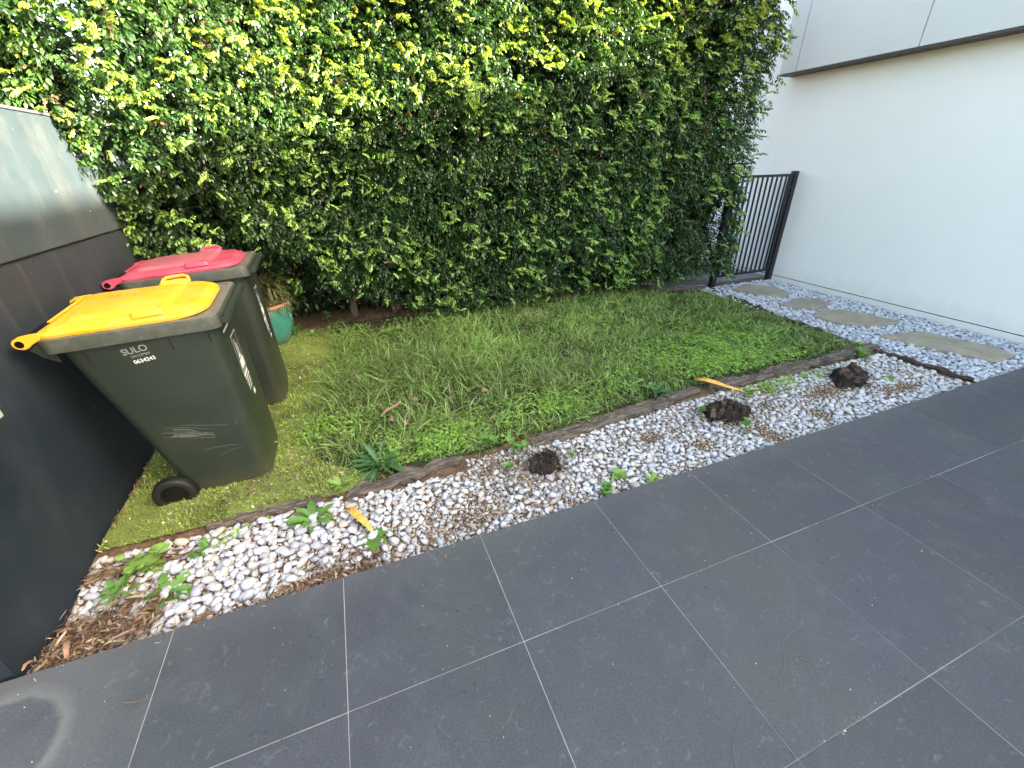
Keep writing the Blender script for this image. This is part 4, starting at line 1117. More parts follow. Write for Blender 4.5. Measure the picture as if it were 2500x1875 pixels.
def make_bin(label, t, rot, lidm, topm, near):
    b = empty('wheelie_bin', t, [math.radians(a) for a in rot]); tag(b, label, 'wheelie bin', 'green wheelie bins by the charcoal wall')
    # body
    rings = []
    for z, xr, xf, hy, r in ((0.0, -0.155, 0.215, 0.205, 0.05), (0.012, -0.172, 0.236, 0.222, 0.06), (0.05, -0.178, 0.243, 0.2285, 0.066), (0.16, -0.190, 0.250, 0.233, 0.068), (0.5, -0.235, 0.273, 0.246, 0.066), (0.80, -0.275, 0.294, 0.260, 0.060), (0.93, -0.29, 0.303, 0.267, 0.056)):
        rings.append([(x, y, z - (0.0 if z < 0.9 else (x - 0.3) * 0.029 + 0.008)) for x, y, _ in rrect(xr, xf, -hy, hy, r, 6)])
    mb = MB(); mb.loft(rings); body = mb.build('body', M['bin'], b, smooth=True)
    # ribs under the rim
    for sx in (-0.20, 0.108, 0.262):
        for sy in (-1, 1):
            mb = MB(); mb.box(sx - 0.0025, sx + 0.0025, sy * 0.255 - 0.013, sy * 0.255 + 0.013, 0.855, 0.925); mb.build('rib', M['rubber'], b)
    # rim: outer skirt, flat top, inner lip
    def ring(x0, x1, h, r, z, dz=0.0): return [(x, y, rim_top(x) + z) for x, y, _ in rrect(x0, x1, -h, h, r, 5)]
    mb = MB(); mb.loft([ring(-0.315, 0.322, 0.272, 0.045, -0.062), ring(-0.325, 0.332, 0.289, 0.045, -0.058), ring(-0.325, 0.334, 0.291, 0.045, -0.006), ring(-0.322, 0.331, 0.288, 0.043, 0.0), ring(-0.29, 0.308, 0.268, 0.03, 0.001), ring(-0.288, 0.304, 0.264, 0.03, -0.004)], False, True)
    mb.build('rim', M['rim'], b, smooth=True)
    # front grip bar
    mb = MB()
    z0 = rim_top(0.33)
    mb.loft([[(x, y, z0 + z) for x, z in ((0.3345, -0.052), (0.366, -0.046), (0.374, -0.030), (0.372, -0.012), (0.362, -0.004), (0.352, -0.006), (0.350, -0.020), (0.3345, -0.022))] for y in (-0.255, -0.24, 0.24, 0.255)])
    mb.build('front_grip', M['bin'], b, smooth=False, bevel=0.003)
    # rear hinge brackets and grip tube
    for s in (-1, 1):
        mb = MB(); mb.prism([(-0.322, 0.955), (-0.322, 0.998), (-0.372, 1.008), (-0.398, 0.992), (-0.385, 0.971), (-0.345, 0.915), (-0.30, 0.880), (-0.30, 0.95)], s * 0.215, s * 0.250, 'y'); mb.build('hinge_bracket', M['bin'], b, bevel=0.003)
    mb = MB(); mb.tube([(-0.372, -0.262, 0.992), (-0.372, 0.262, 0.992)], 0.0125, 12); mb.build('rear_handle', M['hub'], b, smooth=True)
    # lid
    lid = []
    def lring(x1, h, r, z, x0=-0.325, ins=0.0):
        return [(x, y, rim_top(x) + z) for x, y, _ in rrect(x0 + ins, x1 - ins, -h + ins, h - ins, [max(0.01, r - ins), 0.05, 0.05, max(0.01, r - ins)], 9)]
    mb = MB(); mb.loft([lring(0.285, 0.275, 0.15, 0.0025), lring(0.285, 0.277, 0.15, 0.014), lring(0.285, 0.277, 0.15, 0.022, ins=0.006), lring(0.285, 0.277, 0.15, 0.024, ins=0.020), lring(0.285, 0.277, 0.15, 0.034, ins=0.034), lring(0.285, 0.277, 0.15, 0.036, ins=0.045)])
    l = mb.build('lid', lidm, b, smooth=True)
    mb = MB()
    def pr2(x0, x1, h, z, r): return [(x, y, rim_top(x) + z) for x, y, _ in rrect(x0, x1, -h, h, [r, 0.05, 0.05, r], 6)]
    mb.loft([pr2(-0.255, 0.145, 0.205, 0.0345, 0.04), pr2(-0.235, 0.118, 0.185, 0.047, 0.035), pr2(-0.225, 0.108, 0.176, 0.0495, 0.03)]); pnl = mb.build('raised_panel', topm, l, smooth=True)
    for s in (-1, 1):
        # hinge arm with eye
        mb = MB(); mb.prism([(-0.30, rim_top(-0.3) + 0.004), (-0.30, rim_top(-0.3) + 0.026), (-0.335, 1.020), (-0.372, 1.017), (-0.392, 1.008), (-0.399, 0.992), (-0.392, 0.976), (-0.372, 0.967), (-0.352, 0.972), (-0.338, 0.982)], s * 0.2515, s * 0.276, 'y'); mb.build('hinge_arm', lidm, l, bevel=0.003)
        mb = MB(); mb.tube([(-0.372, s * 0.270, 0.992), (-0.372, s * 0.2785, 0.992)], 0.0145, 14); mb.build('hinge_pin', M['hub'], l, smooth=True)
        # moulded pocket handle
        F0 = rim_top(0.07) + 0.030
        mb = MB(); mb.loft([[(x, y, F0 + z) for x, y, _ in rrect(0.010 + i, 0.140 - i, s * 0.222 - 0.036 + i, s * 0.222 + 0.036 - i, 0.015, 4)] for i, z in ((0, 0.0), (0.006, 0.020), (0.012, 0.024), (0.018, 0.021), (0.022, 0.004))]); mb.build('pocket_handle', lidm, l, smooth=True)
    mb = MB(); pts = [(0.000, 0.268, 0.012), (0.006, 0.300, 0.030), (0.024, 0.312, 0.040), (0.105, 0.312, 0.041), (0.124, 0.300, 0.032), (0.130, 0.268, 0.014)]
    z0 = rim_top(0.06) + 0.012
    mb.tube([(a, c, z0 + d) for a, c, d in pts], 0.0085, 8); mb.build('loop_handle', lidm, l, smooth=True)
    # moulded ridge near the hinge
    mb = MB(); mb.box(-0.305, -0.285, -0.17, 0.17, rim_top(-0.29) + 0.036, rim_top(-0.29) + 0.042); mb.build('hinge_ridge', lidm, l, bevel=0.003)
    # wheels
    ax = MB(); ax.tube([(-0.215, -0.262, 0.100), (-0.215, 0.262, 0.100)], 0.011, 10); ax.build('axle', M['hub'], b, smooth=True)
    for s in (-1, 1):
        mb = MB(); N = 40; cx, cz = -0.215, 0.100; rings = []
        for rr_, yy_ in ((0.062, 0.236), (0.088, 0.234), (0.098, 0.240), (0.1005, 0.250), (0.1005, 0.270), (0.097, 0.281), (0.088, 0.286), (0.074, 0.287), (0.062, 0.285), (0.058, 0.278)):
            rings.append([(cx + rr_ * math.cos(a), s * yy_, cz + rr_ * math.sin(a)) for a in [2 * math.pi * k / N for k in range(N)]])
        mb.loft(rings, True, True); w = mb.build('wheel', M['rubber'], b, smooth=True)
        mb = MB(); rings = []
        for rr_, yy_ in ((0.0575, 0.2785), (0.056, 0.284), (0.050, 0.283), (0.046, 0.272), (0.020, 0.270), (0.017, 0.279), (0.012, 0.281)):
            rings.append([(cx + rr_ * math.cos(a), s * yy_, cz + rr_ * math.sin(a)) for a in [2 * math.pi * k / N for k in range(N)]])
        mb.loft(rings, True, True); mb.build('hub', M['hub'], w, smooth=True)
        for k in range(6):
            a = k * math.pi / 3 + 0.2
            Mx = Matrix.Translation((cx, s * 0.2745, cz)) @ Matrix.Rotation(-a, 4, 'Y')
            mb = MB(); mb.box(0.016, 0.049, -0.003, 0.003, -0.0025, 0.0025, Mx); mb.build('spoke', M['hub'], w)
    # print on the front: framed pictogram, block of lines
    F = front_frame(-0.085, 0.60)
    mb = MB(); w_, h_ = 0.115, 0.20
    for x0, x1, y0, y1 in ((0, w_, 0, 0.003), (0, w_, h_ - 0.003, h_), (0, 0.003, 0, h_), (w_ - 0.003, w_, 0, h_)): quad(mb, F, x0, x1, y0, y1)
    quad(mb, F, 0.035, 0.044, 0.09, 0.175, 0.0001); quad(mb, F, 0.060, 0.070, 0.085, 0.145, 0.0001); quad(mb, F, 0.030, 0.075, 0.070, 0.088, 0.0001); quad(mb, F, 0.014, 0.100, 0.014, 0.064, 0.0002)
    for k, (a, c, hh) in enumerate(((0.0, 0.10, 0.020), (0.01, 0.115, 0.010), (0.01, 0.105, 0.008), (0.015, 0.11, 0.008), (0.015, 0.10, 0.007))): quad(mb, F, a, c, -0.028 - k * 0.020, -0.028 - k * 0.020 + hh, 0.0001)
    quad(mb, F, 0.075, 0.115, -0.165, -0.135, 0.0001)
    mb.build('front_print', M['ink'], b, fix=False)
    if near:
        F = front_frame(-0.175, 0.852)
        mb = MB(); mb.add([F @ Vector((x, y, 0.0)) for x, y, _ in rrect(0, 0.135, 0, 0.052, 0.010, 4)], [tuple(range(20))]); st = mb.build('sticker', M['sticker'], b, fix=False)
        mb = MB(); mb.add([F @ Vector((x, y, 0.0006)) for x, y, _ in rrect(0.022, 0.115, 0.017, 0.036, 0.004, 3)], [tuple(range(16))]); mb.build('sticker_print', M['rubber'], st, fix=False)
        text_obj('SULO', 0.040, M['ink_grey'], b, side_frame(-0.080, 0.868) @ Matrix.Rotation(0.07, 4, 'Z'))
        text_obj('1411179507', 0.0155, M['ink_grey'], b, side_frame(-0.058, 0.850) @ Matrix.Rotation(0.07, 4, 'Z'))
        text_obj('0634243', 0.0245, M['ink'], b, side_frame(-0.058, 0.822) @ Matrix.Rotation(0.07, 4, 'Z'))
        rs = random.Random(9); mb = MB()
        for k in range(15):
            x0 = -0.13 + rs.uniform(0, 0.12); z0 = 0.485 - rs.uniform(0, 0.075); L = rs.uniform(0.07, 0.20); pts = []
            for q in range(8):
                u = q / 7; xx = x0 + L * u; zz = z0 - 0.03 * u - 0.12 * L * u * u + 0.008 * math.sin(u * 3 + k)
                pts.append(side_frame(xx, zz) @ Vector((0, 0, 0.0002)))
            v, f = ribbon(pts, rs.choice((0.0008, 0.0010, 0.0013)), up=Vector((0, -1, 0))); mb.add(v, f)
        for (xa, za, xb_, zb) in ((0.0, 0.30, 0.15, 0.285), (0.05, 0.245, 0.17, 0.262), (0.19, 0.40, 0.205, 0.43)):
            v, f = ribbon([side_frame(xa + (xb_ - xa) * u, za + (zb - za) * u + 0.006 * math.sin(u * 3)) @ Vector((0, 0, 0.0002)) for u in (0, .25, .5, .75, 1)], 0.0009, up=Vector((0, -1, 0))); mb.add(v, f)
        mb.build('scratches', M['ink_grey'], b, fix=False)
        # moulded diagram on the lid (no readable text)
        Z = lambda x: rim_top(x) + 0.0501
        mb = MB()
        def lq(x0, x1, y0, y1): mb.add([(x0, y0, Z(x0)), (x1, y0, Z(x1)), (x1, y1, Z(x1)), (x0, y1, Z(x0))], [(0, 1, 2, 3)])
        for q in ((-0.17, 0.03, 0.020, 0.0225), (-0.17, 0.03, 0.150, 0.1525), (-0.17, -0.168, 0.02, 0.15), (-0.045, -0.043, 0.02, 0.15)): lq(*q)
        for k in range(9):
            x0 = -0.16 + 0.012 * k; lq(x0, x0 + rs.uniform(0.006, 0.03), 0.04 + rs.uniform(0, 0.09), 0.043 + rs.uniform(0, 0.09))
        for k in range(5): lq(-0.035 + 0.012 * k, -0.033 + 0.012 * k, 0.03, 0.145)
        mb.build('lid_print', M['ink_dark'], l, fix=False)
    return b
make_bin('dark green wheelie bin with a yellow lid, nearest the paving', (0.016, 1.085, -0.041), (3.3, -3.7, 0.7), M['lid_y'], M['lid_y'], True).scale = (0.965, 0.949, 1.019)
make_bin('dark green wheelie bin with a faded red lid, behind the yellow lidded one', (0.008, 1.959, -0.042), (0.5, -4.4, 2.2), M['lid_r'], M['lid_r_top'], False).scale = (1.0, 0.99, 1.037)

# ------------------------------------------------------------------ glazed pot and its plant
pot = empty('plant_pot', (0.075, 2.97, 0.024)); tag(pot, 'green glazed ceramic pot with terracotta rim behind the red lidded bin', 'pot')
def lathe(prof, N=40, M0=None):
    mb = MB(); mb.loft([[(r * math.cos(2 * math.pi * k / N), r * math.sin(2 * math.pi * k / N), z) for k in range(N)] for r, z in prof]); return mb
lathe([(0.115, 0.012), (0.128, 0.02), (0.165, 0.09), (0.192, 0.18), (0.203, 0.26), (0.200, 0.33), (0.190, 0.372)]).build('pot_body', M['glaze'], pot, smooth=True)
lathe([(0.186, 0.3725), (0.206, 0.374), (0.211, 0.388), (0.206, 0.401), (0.185, 0.403), (0.172, 0.396), (0.165, 0.36)]).build('pot_rim', M['terra'], pot, smooth=True)
lathe([(0.130, -0.016), (0.172, -0.014), (0.182, 0.004), (0.180, 0.010), (0.166, 0.010), (0.150, -0.002)]).build('saucer', M['terra'], pot, smooth=True)
pp = empty('potted_plant', (0.075, 2.97, 0.39)); tag(pp, 'half dried trailing succulent plant growing in the green glazed pot', 'potted plant')
LT = [blade(1, 0.13, bb, 4) for bb in (0.6, 1.0, 1.4)]
n = 900
a = rng.uniform(0, 6.28, n); rr_ = 0.15 * np.sqrt(rng.random(n)); h = rng.uniform(-0.01, 0.34, n) * (1 - rr_ * 2.0)
pos = np.stack([rr_ * np.cos(a) * 1.25, rr_ * np.sin(a) * 1.25, h], 1)
L = rng.uniform(0.05, 0.12, n)
mt = mats_from(pos, a + rng.normal(0, 0.7, n), rng.uniform(0.5, 1.5, n), rng.normal(0, 0.3, n), L)
t = rng.random((n, 1)); side = (np.cos(a) * 0.5 + 0.5)[:, None]
col = np.where(t < 0.62 - 0.35 * side, np.array([(0.20, 0.13, 0.065)]), np.where(t < 0.7, np.array([(0.13, 0.13, 0.05)]), np.array([(0.17, 0.22, 0.09)]))) * (0.6 + 0.6 * rng.random((n, 1)))
# arching stems with leaf whorls towards the right
ss = []
for k in range(22):
    az = R_.uniform(-1.4, 0.8) if k < 16 else R_.uniform(0, 6.28); Ln = R_.uniform(0.16, 0.30)
    for q in range(9):
        u = q / 8; ss.append((math.cos(az) * Ln * u, math.sin(az) * Ln * u, 0.02 + 0.28 * u * Ln / 0.3 - 0.26 * u * u, az))
ss = np.array(ss); m = len(ss)
mt2 = mats_from(ss[:, :3] + rng.normal(0, 0.006, (m, 3)), ss[:, 3] + rng.normal(0, 0.9, m), rng.uniform(0.6, 1.6, m), rng.normal(0, 0.4, m), rng.uniform(0.04, 0.075, m))
c2 = np.array([(0.21, 0.27, 0.11)]) * (0.7 + 0.5 * rng.random((m, 1)))
o = link('leaves', scatter(LT, rng.integers(0, 3, n + m), np.concatenate([mt, mt2]), np.concatenate([col, c2]), name='leaves'), M['grass'], pp); tag(o, kind='stuff')
mb = MB(); mb.prism([(0.16 * math.cos(t_), 0.16 * math.sin(t_)) for t_ in [2 * math.pi * k / 24 for k in range(24)]], -0.05, -0.025); mb.build('potting_soil', M['soil'], pp)

# ------------------------------------------------------------------ stumps
SL = ['dark charred stump cut in small blocks, left of the three, beside leafy weeds', 'wide dark stump with pale cracked blocks, just in front of the yellow leaf', 'dark block cut stump, the farthest right on the pebble strip']
for k, (sx, sy, sr) in enumerate(STUMPS):
    rs = random.Random(20 + k); z0 = -0.06; H = (0.075, 0.075, 0.095)[k]
    st = empty('tree_stump', (sx, sy, z0), (0, 0, rs.uniform(-0.2, 0.4))); tag(st, SL[k], 'stump', 'cut stumps in the pebble strip')
    N = 26; el = (1.0, 1.25, 1.15)[k]; rings = []
    fl = [rs.uniform(-0.07, 0.07) + 0.13 * math.sin(2.1 * i * 6.28 / N + k * 2) * math.cos(3 * i * 6.28 / N + k) for i in range(N)]
    for h, s in ((-0.01, 1.12), (0.02, 1.02), (H * 0.6, 0.93), (H, 0.88)):
        rings.append([(sr * el * s * (1 + fl[i] + rs.uniform(-0.05, 0.05)) * math.cos(2 * math.pi * i / N), sr * 0.82 * s * (1 + fl[i] + rs.uniform(-0.05, 0.05)) * math.sin(2 * math.pi * i / N), h + (rs.uniform(-0.008, 0.008) if h > 0.03 else 0)) for i in range(N)])
    mb = MB(); mb.loft(rings); mb.build('stump_base', M['stump'], st)
    g_ = (0.052, 0.058, 0.070)[k]; ca, sa = math.cos(0.75), math.sin(0.75)
    for i in range(-5, 6):
        for j in range(-5, 6):
            u = (i + 0.5) * g_ + rs.uniform(-0.003, 0.003) + (0.5 * g_ if j % 2 else 0); v = (j + 0.5) * g_ * 0.72
            x, y = u * ca - v * sa, u * sa + v * ca
            if (x / (sr * el * 0.88)) ** 2 + (y / (sr * 0.70)) ** 2 > rs.uniform(0.75, 1.1): continue
            w, d, hh = g_ * 0.47 * rs.uniform(0.80, 1.0), g_ * 0.72 * 0.46 * rs.uniform(0.80, 1.0), rs.choice((-0.004, 0.004, 0.010, 0.016, 0.026, 0.036))
            Mx = Matrix.Translation((x, y, H)) @ Euler((rs.uniform(-0.22, 0.22), rs.uniform(-0.22, 0.22), 0.75 + rs.uniform(-0.16, 0.16))).to_matrix().to_4x4()
            mb = MB()
            b0 = [Mx @ Vector((a * w * rs.uniform(0.9, 1.05), c_ * d * rs.uniform(0.9, 1.05), -0.02)) for a, c_ in ((-1, -1), (1, -1), (1, 1), (-1, 1))]
            t0 = [Mx @ Vector((a * w * rs.uniform(0.55, 0.98), c_ * d * rs.uniform(0.55, 0.98), hh + rs.uniform(-0.009, 0.009))) for a, c_ in ((-1, -1), (1, -1), (1, 1), (-1, 1))]
            mb.loft([b0, t0]); pale = (k == 1 and x < 0.02 and rs.random() < 0.7) or (k == 2 and rs.random() < 0.18)
            mb.build('wood_block', M['block_pale'] if pale else M['block'], st)
    # fibrous bark round the stump
    nf = 70; a = rng.uniform(0, 6.28, nf); F_ = rng.uniform(0.04, 0.085, nf)
    pos = np.stack([sr * el * 1.0 * np.cos(a), sr * 0.86 * np.sin(a), rng.uniform(0.0, H * 0.5, nf)], 1)
    mt = mats_from(pos, a, rng.normal(0.35, 0.35, nf), rng.normal(0, 0.3, nf), F_)
    o = link('bark_fibres', scatter([blade(1, 0.07, 0.5, 2)], np.zeros(nf, int), mt, np.array([(0.07, 0.045, 0.03)]) * (0.6 + 1.2 * rng.random((nf, 1))), name='bark_fibres'), M['litter'], st); tag(o, kind='stuff')

# ------------------------------------------------------------------ weeds
def leaf_mesh(kind):
    V = []; F = []
    prof = {'ovate': [(0, .03), (.15, .22), (.35, .36), (.55, .34), (.75, .22), (.9, .10), (1, .004)],
            'lance': [(0, .025), (.2, .055), (.4, .10), (.6, .145), (.78, .13), (.92, .06), (1, .003)],
            'toothed': [(0, .03), (.12, .10), (.16, .05), (.27, .17), (.31, .08), (.43, .21), (.48, .11), (.60, .22), (.65, .13), (.78, .18), (.84, .10), (1, .004)],
            'round': [(0, .03), (.08, .25), (.25, .45), (.5, .5), (.75, .42), (.92, .22), (1, .02)]}[kind]
    for t, w in prof:
        z = 0.34 * t - 0.50 * t * t
        V += [(t, -w, z + 0.22 * w), (t, -w * 0.5, z + 0.09 * w), (t, 0, z), (t, w * 0.5, z + 0.09 * w), (t, w, z + 0.22 * w)]
    n = len(prof)
    for k in range(n - 1):
        for j in range(4): a = 5 * k + j; F.append((a, a + 1, a + 6, a + 5))
    return npmesh('leaf', V, F, smooth=True)
LM = {}
def plant(label, x, y, kind, mat, n, L, rise=0.5, h=0.0, name='weed', cat='weed', group='weeds in the pebble strip and lawn', spread=0.0, seed=None, z=None, wid=1.0, stem=True):
    rs = random.Random(seed if seed is not None else int(x * 100 + y * 77))
    gz = float(ground_z(x, y)) if z is None else z
    e = empty(name, (x, y, gz)); tag(e, label, cat, group)
    key = (kind, mat)
    if key not in LM:
        me = leaf_mesh(kind); me.materials.append(M[mat]); LM[key] = me
    nst = max(1, int(round(spread / 0.05))) if spread else 1
    tips = []
    sm = MB()
    for s in range(nst):
        a = rs.uniform(0, 6.28); top = Vector((spread * math.cos(a) * rs.uniform(0.3, 1), spread * math.sin(a) * rs.uniform(0.3, 1), h * rs.uniform(0.6, 1.05)))
        if nst == 1: top = Vector((rs.uniform(-0.1, 0.1) * h, rs.uniform(-0.1, 0.1) * h, h))
        mid = Vector((top.x * 0.3, top.y * 0.3, top.z * 0.6))
        sm.tube([(0, 0, -0.01), mid, top], [0.0028, 0.0022, 0.0013], 5); tips.append((mid, top))
    if stem and h > 0.004: sm.build('stem', M['stem'], e)
    for i in range(n):
        mid, top = tips[i % nst]
        u = rs.random() ** (0.7 if h > 0.03 else 1)
        p = (mid.lerp(top, max(0, u * 2 - 1)) if u > 0.5 else Vector((0, 0, 0)).lerp(mid, u * 2)) if h > 0.004 else Vector((0, 0, 0.004))
        az = i * 2.39996 + rs.uniform(-0.3, 0.3)
        el = rise * rs.uniform(0.5, 1.3) * (0.5 + u * 0.9 if h > 0.02 else rs.uniform(0.3, 1.3))
        s = L * rs.uniform(0.65, 1.1) * (1.1 - 0.4 * u if h > 0.02 else 1)
        o = bpy.data.objects.new('leaf', LM[key]); C.objects.link(o); o.parent = e
        o.matrix_local = Matrix.Translation(p) @ Euler((rs.uniform(-0.3, 0.3), -el, az)).to_matrix().to_4x4() @ Matrix.Diagonal((s, s * wid * rs.uniform(0.85, 1.15), s, 1))
    return e
plant('pale round leaved weed, largest of the group by the turf corner', -0.20, 0.42, 'round', 'weed_pale', 24, 0.060, 0.35, 0.12, spread=0.14)
plant('dark toothed sow thistle beside the charcoal wall', -0.27, 0.30, 'toothed', 'weed', 18, 0.10, 0.5, 0.06, spread=0.08, wid=0.8)
plant('bright toothed weed lying over pebbles in front of the round leaved one', -0.10, 0.235, 'toothed', 'weed', 13, 0.125, 0.3, 0.02)
plant('small sprig of oval leaves on pebbles just below the turf', -0.02, 0.40, 'ovate', 'weed', 16, 0.055, 0.4, 0.07, spread=0.10)
plant('small heart leaved seedling against the front bin wheel', -0.01, 0.64, 'round', 'weed_pale', 4, 0.030, 0.5, 0.02)
plant('green rosette of strap leaves on the pebbles below the brown timber strip', 0.47, 0.43, 'lance', 'weed', 20, 0.125, 0.5, 0.0)
plant('small toothed plant on the timber end left of the dark rosette', 0.60, 0.62, 'toothed', 'weed_pale', 10, 0.09, 0.5, 0.03)
plant('broad six leaved plant at the tip of the speckled yellow leaf', 0.74, 0.19, 'ovate', 'weed', 8, 0.095, 0.35, 0.02)
plant('large dark rosette with long toothed leaves at the lawn edge', 0.82, 0.70, 'toothed', 'weed_dark', 40, 0.185, 0.62, 0.01, seed=4, wid=0.38)
plant('leafy green weed on bare soil between the first two timbers', 1.45, 0.66, 'ovate', 'weed', 18, 0.065, 0.5, 0.10, spread=0.10)
plant('upright leafy weed right behind the charred left stump', 1.62, 0.56, 'ovate', 'weed', 16, 0.06, 0.5, 0.10, spread=0.08)
plant('low pale weed hugging the left flank of the charred stump', 1.50, 0.43, 'round', 'weed', 9, 0.04, 0.5, 0.04, spread=0.05)
plant('tiny two leaved sprout right of the charred stump', 1.90, 0.40, 'ovate', 'weed_pale', 4, 0.045, 0.7, 0.03)
plant('bushy dark nettle like weed growing at the paving edge', 1.90, 0.035, 'ovate', 'weed', 24, 0.048, 0.5, 0.085, spread=0.07)
plant('pale lobed creeper spilling onto the paving edge', 2.20, 0.07, 'toothed', 'weed_pale', 14, 0.085, 0.25, 0.03, spread=0.09)
plant('second tuft of pale lobed leaves just left of the paving creeper', 2.05, 0.14, 'ovate', 'weed_pale', 9, 0.06, 0.4, 0.04, spread=0.05)
plant('rosette of narrow leaves in the lawn behind the long timber', 2.18, 0.90, 'lance', 'weed', 11, 0.12, 0.6, 0.01)
plant('dark rosette at the lawn edge just behind the long sleeper left of yellow leaf', 2.80, 0.80, 'lance', 'weed_dark', 14, 0.13, 0.6, 0.01)
plant('upright light green weed on the left side of the middle stump', 2.88, 0.43, 'ovate', 'weed', 9, 0.055, 0.8, 0.08, spread=0.04)
plant('light green weed over the tail of the yellow leaf', 3.40, 0.52, 'ovate', 'weed', 10, 0.06, 0.5, 0.07, spread=0.06)
plant('bright green weed in front of the middle stump', 3.03, 0.20, 'ovate', 'weed', 12, 0.055, 0.5, 0.09, spread=0.05)
plant('low yellow green creeper right of the farthest stump', 4.62, 0.30, 'round', 'weed_pale', 13, 0.05, 0.2, 0.02, spread=0.10)
plant('grassy tuft at the right timber joint', 4.80, 0.655, 'lance', 'weed', 18, 0.11, 0.9, 0.0)
plant('round yellowing leaves at the far right lawn corner', 5.07, 0.85, 'round', 'weed_pale', 6, 0.07, 0.4, 0.03)
plant('small weed leaning over the dark timber near the gate', 5.16, 2.42, 'round', 'weed', 7, 0.06, 0.5, 0.04, spread=0.05)
plant('four leaved seedling on dark soil under the hedge', 0.56, 3.25, 'round', 'weed', 6, 0.075, 0.3, 0.12)
plant('pair of broad plantain leaves in the middle of the lawn', 2.18, 1.82, 'ovate', 'weed', 4, 0.11, 0.7, 0.02)
plant('broad leaved weed in front of the rosette gap in the lawn', 1.15, 0.82, 'ovate', 'weed', 9, 0.075, 0.5, 0.04, spread=0.04)
plant('yellow green weed at the back left corner of the lawn', 0.42, 3.00, 'ovate', 'weed_pale', 8, 0.085, 0.5, 0.03, spread=0.05)
plant('bladed weed tuft at the right foot of the glazed pot', 0.25, 3.02, 'lance', 'weed', 9, 0.15, 1.3, 0.0)
plant('pale leafy weed among back lawn grass, left of centre', 1.05, 2.75, 'ovate', 'weed_pale', 14, 0.08, 0.5, 0.06, spread=0.10)
plant('leafy weed at the hedge foot, centre of the lawn back', 2.75, 2.95, 'ovate', 'weed', 14, 0.08, 0.6, 0.09, spread=0.10)
plant('soft green weed at the hedge foot, right of centre', 3.35, 2.85, 'round', 'weed', 12, 0.07, 0.6, 0.08, spread=0.10)

# ------------------------------------------------------------------ fallen leaves, sticks, bark
def long_leaf(pts, ws, curl, mat, name, label, cat='leaf', th=0.0012):
    P = [Vector(p) for p in pts]; c = P[0].lerp(P[-1], 0.5); V = []; F = []; n = len(P)
    for i, p in enumerate(P):
        d = (P[min(i + 1, n - 1)] - P[max(i - 1, 0)]).normalized(); s = d.cross(Vector((0, 0, 1))).normalized()
        for q in (-1, -0.5, 0, 0.5, 1): V.append(p - c + s * ws[i] * q * 0.5 + Vector((0, 0, curl * ws[i] * abs(q) ** 1.5)))
    for k in range(n - 1):
        for j in range(4): a = 5 * k + j; F.append((a, a + 1, a + 6, a + 5))
    me = npmesh(name, [tuple(v) for v in V], F, smooth=True)
    o = link(name, me, M[mat]); o.location = c
    so = o.modifiers.new('thickness', 'SOLIDIFY'); so.thickness = th
    tag(o, label, cat); return o
long_leaf([(0.625, 0.425, -0.010), (0.648, 0.385, 0.004), (0.672, 0.34, 0.008), (0.70, 0.29, 0.004), (0.722, 0.25, -0.004), (0.735, 0.215, -0.010)], [0.014, 0.034, 0.038, 0.032, 0.022, 0.008], 0.30, 'yleaf', 'fallen_leaf', 'long speckled yellow dead leaf lying on the white pebbles')
long_leaf([(3.16, 0.80, 0.030), (3.20, 0.74, 0.040), (3.245, 0.675, 0.036), (3.30, 0.61, 0.026), (3.37, 0.55, 0.016), (3.45, 0.49, 0.006)], [0.030, 0.060, 0.055, 0.038, 0.022, 0.010], 0.28, 'yleaf', 'fallen_leaf', 'orange yellow dead leaf lying across the timber by the middle stump')
def stick(pts, r, label, mat='bark', name='stick', cat='stick'):
    c = Vector(pts[0]).lerp(Vector(pts[-1]), 0.5); mb = MB(); mb.tube([Vector(p) - c for p in pts], r, 6); o = mb.build(name, M[mat], smooth=True); o.location = c; tag(o, label, cat); return o
stick([(0.875, 1.19, 0.035), (0.92, 1.23, 0.05), (0.975, 1.26, 0.052), (1.03, 1.295, 0.06)], [0.004, 0.010, 0.011, 0.005], 'pale brown dead pod lying in the middle of the lawn', 'dryleaf', 'seed_pod', 'seed pod')
stick([(-0.36, 0.13, -0.03), (-0.30, 0.19, -0.012), (-0.23, 0.25, -0.005), (-0.17, 0.30, 0.0), (-0.15, 0.36, -0.01)], [0.0022, 0.003, 0.0028, 0.0022, 0.0015], 'long thin bent twig over the litter near the charcoal wall')
long_leaf([(-0.425, 0.055, -0.02), (-0.432, 0.045, 0.008), (-0.440, 0.03, 0.014), (-0.442, 0.012, 0.010)], [0.004, 0.014, 0.013, 0.006], 0.25, 'dryleaf', 'curled_bark', 'small curled brown leaf in the left corner of the paving', 'bark')
long_leaf([(-0.375, 0.135, -0.035), (-0.362, 0.10, -0.008), (-0.350, 0.065, -0.006), (-0.343, 0.035, -0.02)], [0.008, 0.018, 0.018, 0.010], 0.3, 'dryleaf', 'curled_bark', 'curved brown bark strip in the litter heap near the left corner', 'bark')
def bark_piece(x, y, L, w, h, yaw, tilt, label, mat='bark', seed=1):
    m = beam_mesh([(-L / 2, 0, h / 2), (0, 0, h / 2 + 0.004), (L / 2, 0, h / 2)], w, h, seed, rough=0.003, taper=0.3)
    o = m.build('bark_piece', M[mat]); o.location = (x, y, float(ground_z(x, y)) + 0.022); o.rotation_euler = (tilt, -tilt * 0.6, yaw); tag(o, label, 'bark'); return o
bark_piece(-0.235, 0.225, 0.115, 0.030, 0.018, 1.15, 0.15, 'thick reddish brown bark chunk among pebbles left of the creeper', seed=2)
bark_piece(-0.31, 0.20, 0.15, 0.028, 0.012, 0.55, 0.1, 'flat grey brown bark slab near the charcoal wall', 'timber', 3)
